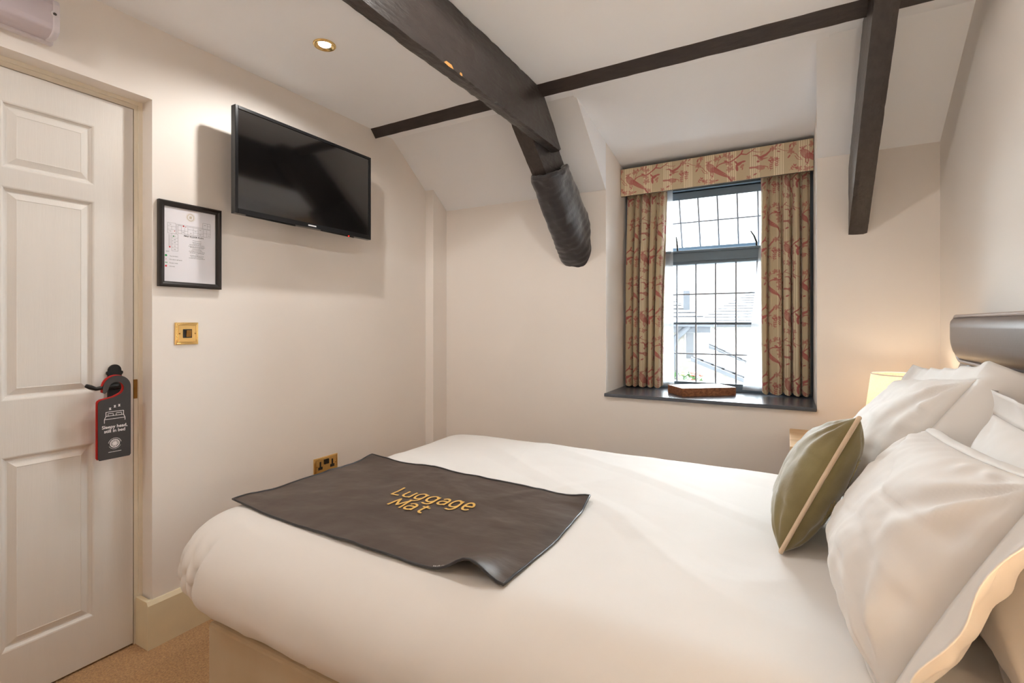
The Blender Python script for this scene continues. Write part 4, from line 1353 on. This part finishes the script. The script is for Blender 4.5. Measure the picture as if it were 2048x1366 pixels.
# ------------------------------------------------------------------ pillows
def soft(name, C, a, b, t, A, B, T, m, seed, wr=0.006, pinch=0.06, pe=2.6, ex=0.55, heavy=0.0, nu=84, nv=64, parent=None, sag=0.0, asym=0.0, droop=0.0):
    """stuffed cushion body: a long axis, b up the lean, t out of the front"""
    C = Vector(C); a = Vector(a).normalized(); b = Vector(b).normalized(); t = Vector(t).normalized()
    def fr(side):
        def fn(u, v):
            x = math.sin((u - 0.5) * PI) * 0.35 + (2 * u - 1) * 0.65
            y = math.sin((v - 0.5) * PI) * 0.35 + (2 * v - 1) * 0.65
            k = max(0.0, (1 - abs(x) ** pe)) * max(0.0, (1 - abs(y) ** pe))
            th = T * k ** ex * (1 - heavy * y) * (1 + asym * side)
            X = A * x * (1 - pinch * (1 - y * y)); Y = B * y * (1 - pinch * (1 - x * x))
            # creases running in from the seam and general rumple
            ed = 1 - min(1 - abs(x), 1 - abs(y))
            n1 = fbm(x * A * 9 + seed, y * B * 9, seed * 1.7 + side, 3)
            n2 = abs(noise.noise((x * A * 2.2 + y * B * 6 + seed, y * B * 9 - x * A * 3.5, seed + side * 3)))
            n3 = noise.noise((x * A * 3 + seed, y * B * 4.5 + x * A * 2, seed * 0.7 + side * 5))
            rip = math.sin((x * A if abs(y) * 1.0 > abs(x) else y * B) * 95 + seed + 2.5 * n1) * max(0, ed - 0.72) * 3.0
            rad_ = 0.0
            for kx, ky in ((-1, -1), (-1, 1), (1, -1), (1, 1)):
                ex_, ey_ = (x - kx) * A, (y - ky) * B
                rr_ = math.hypot(ex_, ey_)
                an = math.atan2(abs(ey_), abs(ex_))
                rad_ += math.sin(an * 12 + seed * 3 + kx * 2 + ky + 1.5 * n3) * math.exp(-(rr_ / 0.17) ** 2) * min(1, rr_ / 0.03)
            d = th + (wr * 0.75 * rad_ + wr * (0.55 * n1 + 1.3 * n3 - 2.6 * max(0, 0.14 - n2)) + wr * 0.4 * rip) * min(1, k * 5)
            return C + a * X + b * (Y - sag * x * x - droop * (x + 1) * (y + 1) / 4) + t * (side * max(d, 0.0))
        return fn
    mb = MB()
    mb.grid(fr(1), nu, nv)
    mb.grid(fr(-1), nu, nv)
    n1 = (nu + 1) * (nv + 1)
    o = obj(name, mb, m, parent, smooth=True)
    bm = bmesh.new(); bm.from_mesh(o.data)
    bmesh.ops.remove_doubles(bm, verts=bm.verts, dist=0.0006)
    bmesh.ops.recalc_face_normals(bm, faces=bm.faces)
    bm.to_mesh(o.data); bm.free()
    o.data.polygons.foreach_set('use_smooth', [True] * len(o.data.polygons))
    return o, fr

def flange(parent, C, a, b, t, A, B, w, m, seed, pinch, bend=(0, 0, 0, 0), wid=None):
    """flat border round the seam; bend (near, far, bottom, top) turns that side out of the seam plane"""
    C = Vector(C); a = Vector(a).normalized(); b = Vector(b).normalized(); t = Vector(t).normalized()
    wid = wid or (w, w, w, w)
    n = 60
    def P(x, y, k, sx, sy):
        X = A * x * (1 - pinch * (1 - y * y)); Y = B * y * (1 - pinch * (1 - x * x))
        p = C + a * X + b * Y
        off = Vector((0, 0, 0))
        if sx:
            i = 0 if sx < 0 else 1
            bd = bend[i] * k
            off += (a * sx * math.cos(bd * 0.6) + t * math.sin(bd)) * (wid[i] * k)
        if sy:
            i = 2 if sy < 0 else 3
            bd = bend[i] * k
            off += (b * sy * math.cos(bd * 0.6) + t * math.sin(bd)) * (wid[i] * k)
        wv = 0.008 * k * fbm(x * A * 9 + seed, y * B * 9, seed, 2) + 0.004 * k * math.sin(x * A * 38 + y * B * 44 + seed)
        return p + off + t * wv
    mb = MB(); rows_ = 6
    K = [i / rows_ for i in range(rows_ + 1)]
    loop = []
    for i in range(n): loop.append((-1 + 2 * i / n, -1, 0, -1))
    loop.append((1, -1, 1, -1))
    for i in range(n): loop.append((1, -1 + 2 * i / n, 1, 0))
    loop.append((1, 1, 1, 1))
    for i in range(n): loop.append((1 - 2 * i / n, 1, 0, 1))
    loop.append((-1, 1, -1, 1))
    for i in range(n): loop.append((-1, 1 - 2 * i / n, -1, 0))
    loop.append((-1, -1, -1, -1))
    N = len(loop); vs = []
    for k in K:
        for (x, y, sx, sy) in loop:
            vs.append(P(x, y, k, sx, sy))
    fs = []
    for r_ in range(rows_):
        for i in range(N):
            fs.append((r_ * N + i, r_ * N + (i + 1) % N, (r_ + 1) * N + (i + 1) % N, (r_ + 1) * N + i))
    mb.add(vs, fs)
    o = obj('flange', mb, m, parent, smooth=True, fix=False)
    sd = o.modifiers.new('thickness', 'SOLIDIFY'); sd.thickness = 0.0022; sd.offset = 0.0
    return o

def pillow(C, lean, A, B, T, seed, label, roll=0.0, wr=0.006, heavy=0.0, fl=0.05, bend=(0, 0, 0, 0), wid=None, yaw=0.0, pinch=0.05, asym=0.0, sag=0.0, pe=2.6):
    b = Vector((math.sin(lean), 0, math.cos(lean)))
    a = Vector((math.sin(yaw), math.cos(yaw), -roll)).normalized()
    t = a.cross(b); t = -t if t.x > 0 else t
    r = root('pillow', C, label, 'pillow', 'white oxford pillows at the head of the bed')
    soft('pillowcase', C, a, b, t, A, B, T, M['pillow'], seed, wr, pinch, heavy=heavy, parent=r, asym=asym, sag=sag, pe=pe)
    flange(r, C, a, b, t, A, B, fl, M['pillow'], seed, pinch, bend, wid)
    return r
rad = math.radians
pillow((0.198, 1.150, 0.812), rad(27), 0.310, 0.176, 0.092, 11.3, 'big near white pillow in front, its bordered end closest to the viewer', 0.08, 0.011, 0.16, 0.05, (0.1, 0, 0.9, -1.4), (0.065, 0.05, 0.012, 0.02), yaw=0.0, pe=3.2)
pillow((0.262, 1.835, 0.850), rad(33), 0.330, 0.215, 0.095, 4.1, 'far white pillow in front, tallest corner up against the headboard', 0.10, 0.011, 0.10, 0.05, (-1.35, 0.5, 0.9, 0.0), (0.105, 0.05, 0.012, 0.05))
pillow((0.345, 1.14, 0.822), rad(14), 0.30, 0.180, 0.070, 7.7, 'near white pillow behind, propped upright against the headboard', 0.0, 0.007, 0.05, 0.05, (0.5, -0.9, 0.9, 0.3), (0.06, 0.06, 0.012, 0.05))
pillow((0.398, 1.83, 0.802), rad(10), 0.31, 0.185, 0.055, 2.2, 'far white pillow behind, squeezed between another pillow and headboard', 0.04, 0.006, 0.05, 0.05, (-0.9, 0, 0.9, 0.2), (0.07, 0.05, 0.012, 0.02))

# olive velvet cushion, nearly edge on
cu = root('cushion', (0.055, 1.58, 0.625), 'olive green velvet cushion with pale piping leaning on white pillows', 'cushion')
ca_, cb_ = Vector((0.02, 1, -0.04)).normalized(), Vector((0.160, 0.035, 0.333)).normalized()
ct_ = ca_.cross(cb_); ct_ = -ct_ if ct_.x > 0 else ct_
CC = Vector((0.070, 1.58, 0.796))
CA, CBh, CT = 0.19, 0.187, 0.069
body, frc = soft('cover', CC, ca_, cb_, ct_, CA, CBh, CT, M['olive'], 21.0, 0.0048, 0.055, pe=3.0, ex=0.46, heavy=0.06, nu=90, nv=90, parent=cu, droop=0.088)
loop = []
n = 40
def seam(x, y):
    return CC + ca_ * (CA * x * (1 - 0.055 * (1 - y * y))) + cb_ * (CBh * y * (1 - 0.055 * (1 - x * x)) - 0.088 * (x + 1) * (y + 1) / 4)
for i in range(n): loop.append(seam(-1 + 2 * i / n, -1))
for i in range(n): loop.append(seam(1, -1 + 2 * i / n))
for i in range(n): loop.append(seam(1 - 2 * i / n, 1))
for i in range(n): loop.append(seam(-1, 1 - 2 * i / n))
obj('piping', MB().tube(loop, 0.0052, 8, closed=True), M['piping'], cu, smooth=True)
def on_cushion(side, u, v):
    f_ = frc(side)
    p = f_(u, v)
    e = 0.004
    nrm_ = (f_(min(1, u + e), v) - f_(max(0, u - e), v)).cross(f_(u, min(1, v + e)) - f_(u, max(0, v - e))).normalized()
    if nrm_.dot(ct_) * side < 0: nrm_ = -nrm_
    return p + nrm_ * 0.0012
def stitch(side, pts):
    emb.tube([on_cushion(side, *p) for p in pts], 0.0009, 5)
rr = random.Random(5)
for side, cu0, cv0, up in ((-1, 0.20, 0.66, 1), (-1, 0.16, 0.36, 1), (-1, 0.30, 0.15, 1), (-1, 0.42, 0.5, 1), (-1, 0.5, 0.78, 1)):
    emb = MB()
    stitch(side, [(cu0, cv0 - 0.07), (cu0 + 0.004, cv0), (cu0, cv0 + 0.05)])
    for k in range(9):
        h = cv0 - 0.04 + k * 0.013
        s_ = 1 if k % 2 else -1
        l = rr.uniform(0.03, 0.06)
        stitch(side, [(cu0, h), (cu0 + s_ * l * 0.5, h + 0.012), (cu0 + s_ * l, h + 0.038)])
    obj('embroidered_sprig', emb, M['thread'], cu)['kind'] = 'stuff'


# ------------------------------------------------------------------ headboard
hb_ = root('headboard', (0.51, 1.48, 0.35), 'taupe brown leather headboard with padded top and pleated lower part', 'headboard')
HY0, HY1 = 0.82, 2.135
obj('frame', MB().box(0.505, 0.552, HY0, HY1 + 0.055, 0.30, 1.212), M['leather'], hb_, bev=0.012, bseg=3)
# padded top panel with rounded lower corners
def rrect(d):
    y0, y1, z0, z1 = HY0 + d, HY1 - d, 1.075 + d, 1.212 - d * 0.6
    R0, R1 = max(0.075 - d, 0.002), max(0.012 - d, 0.002)
    pts = []
    for cy, cz, a0, R in ((y1 - R1, z1 - R1, 0, R1), (y0 + R1, z1 - R1, 90, R1), (y0 + R0, z0 + R0, 180, R0), (y1 - R0, z0 + R0, 270, R0)):
        for k in range(9):
            w = math.radians(a0 + 90 * k / 8)
            pts.append((cy + R * math.cos(w), cz + R * math.sin(w)))
    return pts
pd = MB(); vs = []; lay = [(0.0, 0.506), (0.0, 0.490), (0.003, 0.480), (0.010, 0.472), (0.022, 0.465), (0.038, 0.460), (0.055, 0.458)]
for d, x in lay:
    vs += [(x, y, z) for y, z in rrect(d)]
m_ = len(rrect(0)); fs = []
for i in range(len(lay) - 1):
    for k in range(m_):
        fs.append((i * m_ + k, i * m_ + (k + 1) % m_, (i + 1) * m_ + (k + 1) % m_, (i + 1) * m_ + k))
fs.append(tuple((len(lay) - 1) * m_ + k for k in range(m_)))
pd.add(vs, fs)
obj('top_panel', pd, M['leather'], hb_, smooth=True)
pth = [(0.482, y, z) for y, z in rrect(-0.004)]
obj('piping', MB().tube(pth, 0.006, 8, closed=True), M['leather_pipe'], hb_, smooth=True)
top_p = [(0.525, HY0 + 0.01, 1.214), (0.525, HY1 + 0.05, 1.214)]
obj('top_piping', MB().tube(top_p, 0.007, 8), M['leather_pipe'], hb_, smooth=True)
y = HY1 - 0.005
pw = 0.142
i = 0
while y > HY0 + 0.02:
    y2 = max(y - pw, HY0 + 0.005)
    def ch(u, v, y=y, y2=y2):
        yy = y + (y2 - y) * u
        z = 0.42 + (1.068 - 0.42) * v
        e = (1 - abs(2 * u - 1) ** 3.5) ** 0.6
        f_ = min(1, (1 - v) * 8) ** 0.5 if v > 0.875 else 1
        return (0.503 - 0.030 * (e * (0.55 + 0.45 * f_)) - 0.004 * f_, yy, z)
    obj('pleat', MB().grid(ch, 16, 24), M['leather'], hb_, smooth=True)
    y = y2; i += 1

# ------------------------------------------------------------------ bedside tables and lamps
def nightstand(x0, x1, y0, y1, h, label):
    r = root('bedside_table', ((x0 + x1) / 2, (y0 + y1) / 2, 0), label, 'bedside table', 'oak bedside tables')
    obj('top', MB().box(x0 - 0.006, x1, y0 - 0.006, y1 + 0.006, h - 0.022, h), M['oak'], r, bev=0.003)
    bd = MB()
    bd.box(x0 + 0.012, x1, y0, y0 + 0.018, 0.10, h - 0.022); bd.box(x0 + 0.012, x1, y1 - 0.018, y1, 0.10, h - 0.022)
    bd.box(x0 + 0.012, x1, y0 + 0.018, y1 - 0.018, 0.10, 0.118); bd.box(x1 - 0.012, x1, y0 + 0.018, y1 - 0.018, 0.118, h - 0.022)
    bd.box(x0 + 0.016, x1 - 0.012, y0 + 0.018, y1 - 0.018, h - 0.21, h - 0.195)
    obj('carcass', bd, M['oak'], r, bev=0.002)
    dr = obj('drawer', MB().box(x0 + 0.002, x0 + 0.2, y0 + 0.022, y1 - 0.022, h - 0.19, h - 0.028), M['oak'], r, bev=0.003)
    obj('knob', MB().lathe([(0.004, 0), (0.005, -0.012), (0.012, -0.016), (0.012, -0.022), (0, -0.025)], (x0 + 0.002, (y0 + y1) / 2, h - 0.11), 16, 'x'), M['lamp_base'], dr, smooth=True)
    for x in (x0 + 0.035, x1 - 0.03):
        for yy in (y0 + 0.03, y1 - 0.03):
            obj('leg', MB().lathe([(0.012, 0), (0.018, 0.10), (0.0, 0.10)], (x, yy, 0), 12), M['oak'], r)
    return r
def table_lamp(x, y, z, watt, label, sh0, sh1):
    r = root('table_lamp', (x, y, z), label, 'lamp', 'bedside lamps with cream shades')
    bs = MB().lathe([(0, 0), (0.055, 0), (0.055, 0.008), (0.03, 0.016), (0.014, 0.03), (0.011, 0.06), (0.02, 0.08), (0.011, 0.10), (0.009, sh0 - z + 0.02), (0, sh0 - z + 0.02)], (x, y, z), 24)
    obj('base', bs, M['lamp_base'], r, smooth=True)
    rb, rt = 0.128, 0.108
    shd = MB().lathe([(rb, sh0 - z), (rb - (rb - rt) * 0.5, (sh0 + sh1) / 2 - z), (rt, sh1 - z)], (x, y, z), 48)
    so_ = obj('shade', shd, M['lampshade'], r, smooth=True, fix=False)
    for rd, zz in ((rb, sh0), (rt, sh1)):
        rg = MB().tube([(x + rd * math.cos(w), y + rd * math.sin(w), zz) for w in np.linspace(0, 2 * PI, 49)[:-1]], 0.0018, 6, closed=True)
        obj('shade_rim', rg, M['white_plastic'], r, smooth=True)
    zc_ = sh0 + 0.06
    obj('bulb', MB().lathe([(0.0, -0.03), (0.012, -0.028), (0.02, -0.01), (0.022, 0.005), (0.016, 0.02), (0.0, 0.027)], (x, y, zc_), 20), M['lamp_bulb'], r, smooth=True)
    ld = bpy.data.lights.new('lamp_glow', 'POINT'); ld.energy = watt; ld.color = LAMP_COL; ld.shadow_soft_size = 0.03
    lo = bpy.data.objects.new('lamp_glow', ld); lo.parent = r; lo.location = (0, 0, zc_ - z + 0.045)
    COL.objects.link(lo)
nightstand(0.014, 0.50, 2.262, 2.64, 0.705, 'pale oak bedside table between the bed and the window wall')
table_lamp(0.402, 2.45, 0.706, LAMP_W[0], 'lit bedside lamp with cream shade behind the far pillows', 0.83, 0.992)
nightstand(0.06, 0.50, 0.24, 0.62, 0.705, 'pale oak bedside table on the near side of the bed')
table_lamp(0.36, 0.47, 0.706, LAMP_W[1], 'lit bedside lamp with cream shade on the near side of the bed', 0.83, 0.992)

# ------------------------------------------------------------------ view outside
GZ = -3.2
structure('trim_2', MB().box(-30, 30, 4.2, 60, GZ - 0.2, GZ), M['bounce_yard'])['label'] = 'yard outside made pale to bounce daylight indoors'  # unseen ground, kept pale so daylight bounces up onto the ceilings
def slate_roof(parent, p0, p1, p2, p3, rows_n, cols_n):
    """p0 p1 eaves, p3 p2 ridge: courses of slates stepped one over the next, joined"""
    p0, p1, p2, p3 = map(Vector, (p0, p1, p2, p3))
    nn = (p1 - p0).cross(p3 - p0).normalized()
    if nn.z < 0: nn = -nn
    b = MB()
    for r_ in range(rows_n):
        a0, a1 = r_ / rows_n, min(1, (r_ + 1.25) / rows_n)
        for c_ in range(cols_n + 1):
            o_ = -0.5 if r_ % 2 else 0.0
            c0, c1 = max(0, (c_ + o_) / cols_n), min(1, (c_ + 1 + o_) / cols_n - 0.03 / cols_n)
            if c1 <= c0: continue
            def Q(u, v, h): return p0.lerp(p1, u).lerp(p3.lerp(p2, u), v) + nn * h
            b.hexa([Q(c0, a0, 0.0), Q(c1, a0, 0.0), Q(c1, a0, 0.03), Q(c0, a0, 0.03), Q(c0, a1, -0.01), Q(c1, a1, -0.01), Q(c1, a1, 0.012), Q(c0, a1, 0.012)])
    o = obj('slates', b, M['slate'], parent, fix=False)
    o['kind'] = 'stuff'
    return o

# left house corner with gutter, downpipe and a narrow window
h1 = root('stone_house', (-3.2, 9.6, GZ), 'pale stone house corner with gutter and downpipe seen through the window left', 'building')
obj('wall', MB().box(-5.2, -1.16, 8.0, 8.93, GZ, 1.16), M['stone'], h1)
rf1 = slate_roof(h1, (-5.4, 7.85, 1.22), (-0.98, 7.85, 1.22), (-2.6, 9.8, 2.0), (-5.4, 9.8, 2.0), 12, 22)
obj('gutter', MB().tube([(-5.4, 7.84, 1.20), (-0.94, 7.84, 1.20)], 0.055, 10), M['gutter'], h1, smooth=True)
obj('fascia', MB().box(-5.3, -1.0, 7.88, 7.99, 1.06, 1.19), M['gutter'], h1)
obj('downpipe', MB().tube([(-1.30, 7.86, 1.16), (-1.50, 7.90, 0.98), (-1.56, 7.93, 0.85), (-1.56, 7.93, GZ)], 0.045, 10), M['gutter'], h1, smooth=True)
obj('chimney_post', MB().box(-1.46, -1.36, 8.3, 8.42, 1.15, 1.72), M['gutter'], h1)
wf = MB()
wf.box(-1.385, -1.36, 7.96, 8.02, 0.66, 1.08); wf.box(-1.25, -1.225, 7.96, 8.02, 0.66, 1.08)
wf.box(-1.36, -1.25, 7.96, 8.02, 1.055, 1.08); wf.box(-1.40, -1.21, 7.93, 8.02, 0.63, 0.662)
w1 = obj('window', wf, M['upvc'], h1)
obj('pane', MB().box(-1.36, -1.25, 7.985, 7.995, 0.662, 1.055), M['dark_pane'], w1)
# houses behind, two hipped slate roofs meeting at a valley
h2 = root('stone_house', (0.5, 16.0, GZ), 'far stone house with hipped slate roof rising to the right', 'building')
obj('wall', MB().box(-2.15, 4.0, 14.15, 19.0, GZ, 1.12), M['stone'], h2)
slate_roof(h2, (-2.25, 13.95, 1.19), (4.2, 13.95, 1.19), (4.2, 17.2, 2.35), (-0.75, 17.2, 2.35), 14, 24)
obj('gutter', MB().tube([(-2.3, 13.92, 1.16), (4.2, 13.92, 1.16)], 0.05, 8), M['gutter'], h2, smooth=True)
h3 = root('stone_house', (-5.6, 18.0, GZ), 'far stone house with hipped slate roof falling to the right', 'building')
obj('wall', MB().box(-9.0, -2.5, 16.2, 21.0, GZ, 1.16), M['stone'], h3)
slate_roof(h3, (-9.2, 16.0, 1.22), (-2.05, 16.0, 1.22), (-3.6, 18.6, 2.12), (-9.2, 18.6, 2.12), 12, 22)
# two low monopitch sheds stepping down to the right
h4 = root('slate_shed', (-0.7, 10.4, GZ), 'upper slate roofed lean-to in the yard beyond the window', 'shed')
slate_roof(h4, (0.35, 9.0, 0.11), (0.35, 12.2, 0.17), (-1.62, 12.2, 1.12), (-1.42, 9.0, 0.965), 14, 10)
obj('wall', MB().prism([(-1.40, GZ), (0.30, GZ), (0.30, 0.10), (-1.40, 0.92)], 'y', 9.08, 11.9), M['stone'], h4)
obj('verge', MB().hexa([(-1.44, 8.96, 0.90), (0.36, 8.96, 0.045), (0.36, 9.04, 0.045), (-1.44, 9.04, 0.90), (-1.44, 8.96, 0.965), (0.36, 8.96, 0.11), (0.36, 9.04, 0.11), (-1.44, 9.04, 0.965)]), M['gutter'], h4)
h5 = root('slate_shed', (-0.5, 7.9, GZ), 'lower slate roofed lean-to in front of the other shed', 'shed')
slate_roof(h5, (0.45, 7.2, 0.10), (0.45, 8.8, 0.10), (-1.14, 8.8, 0.77), (-1.14, 7.2, 0.73), 12, 6)
obj('wall', MB().prism([(-1.10, GZ), (0.40, GZ), (0.40, 0.08), (-1.10, 0.68)], 'y', 7.28, 8.75), M['stone'], h5)
obj('verge', MB().hexa([(-1.16, 7.16, 0.68), (0.46, 7.16, 0.045), (0.46, 7.24, 0.045), (-1.16, 7.24, 0.68), (-1.16, 7.16, 0.735), (0.46, 7.16, 0.10), (0.46, 7.24, 0.10), (-1.16, 7.24, 0.735)]), M['gutter'], h5)
# flower basket on a post
fb = root('flower_basket', (-1.06, 6.4, GZ), 'wicker basket of bright flowers on a post in the yard', 'planter')
bc = (-1.06, 6.4)
obj('post', MB().tube([(bc[0], bc[1], GZ), (bc[0], bc[1], 0.28)], 0.04, 8), M['gutter'], fb)
obj('basket', MB().lathe([(0, 0.28), (0.10, 0.30), (0.16, 0.38), (0.18, 0.45), (0.16, 0.45), (0.0, 0.43)], (bc[0], bc[1], 0), 20), M['basket'], fb, smooth=True)
rf = random.Random(8)
lm = MB()
for k in range(70):
    c = Vector((bc[0] + rf.gauss(0, 0.10), bc[1] + rf.gauss(0, 0.10), 0.49 + rf.uniform(-0.05, 0.10)))
    d = Vector((rf.uniform(-1, 1), rf.uniform(-1, 1), rf.uniform(0, 1))).normalized() * 0.045
    e = d.cross(Vector((0, 0, 1))).normalized() * 0.02
    lm.add([c - d, c + e, c + d, c - e], [(0, 1, 2, 3)])
o = obj('foliage', lm, M['leaf'], fb, fix=False); o['kind'] = 'stuff'
for k in range(14):
    c = (bc[0] + rf.uniform(-0.17, 0.17), bc[1] - rf.uniform(0.0, 0.16), 0.50 + rf.uniform(-0.02, 0.11))
    obj('flower', MB().lathe([(0, 0.0), (0.02, 0.004), (0.034, 0.018), (0.018, 0.012), (0, 0.016)], c, 8), M['petal_red'] if k % 3 == 0 or c[0] > bc[0] + 0.05 else M['petal_yellow'], fb, smooth=True)
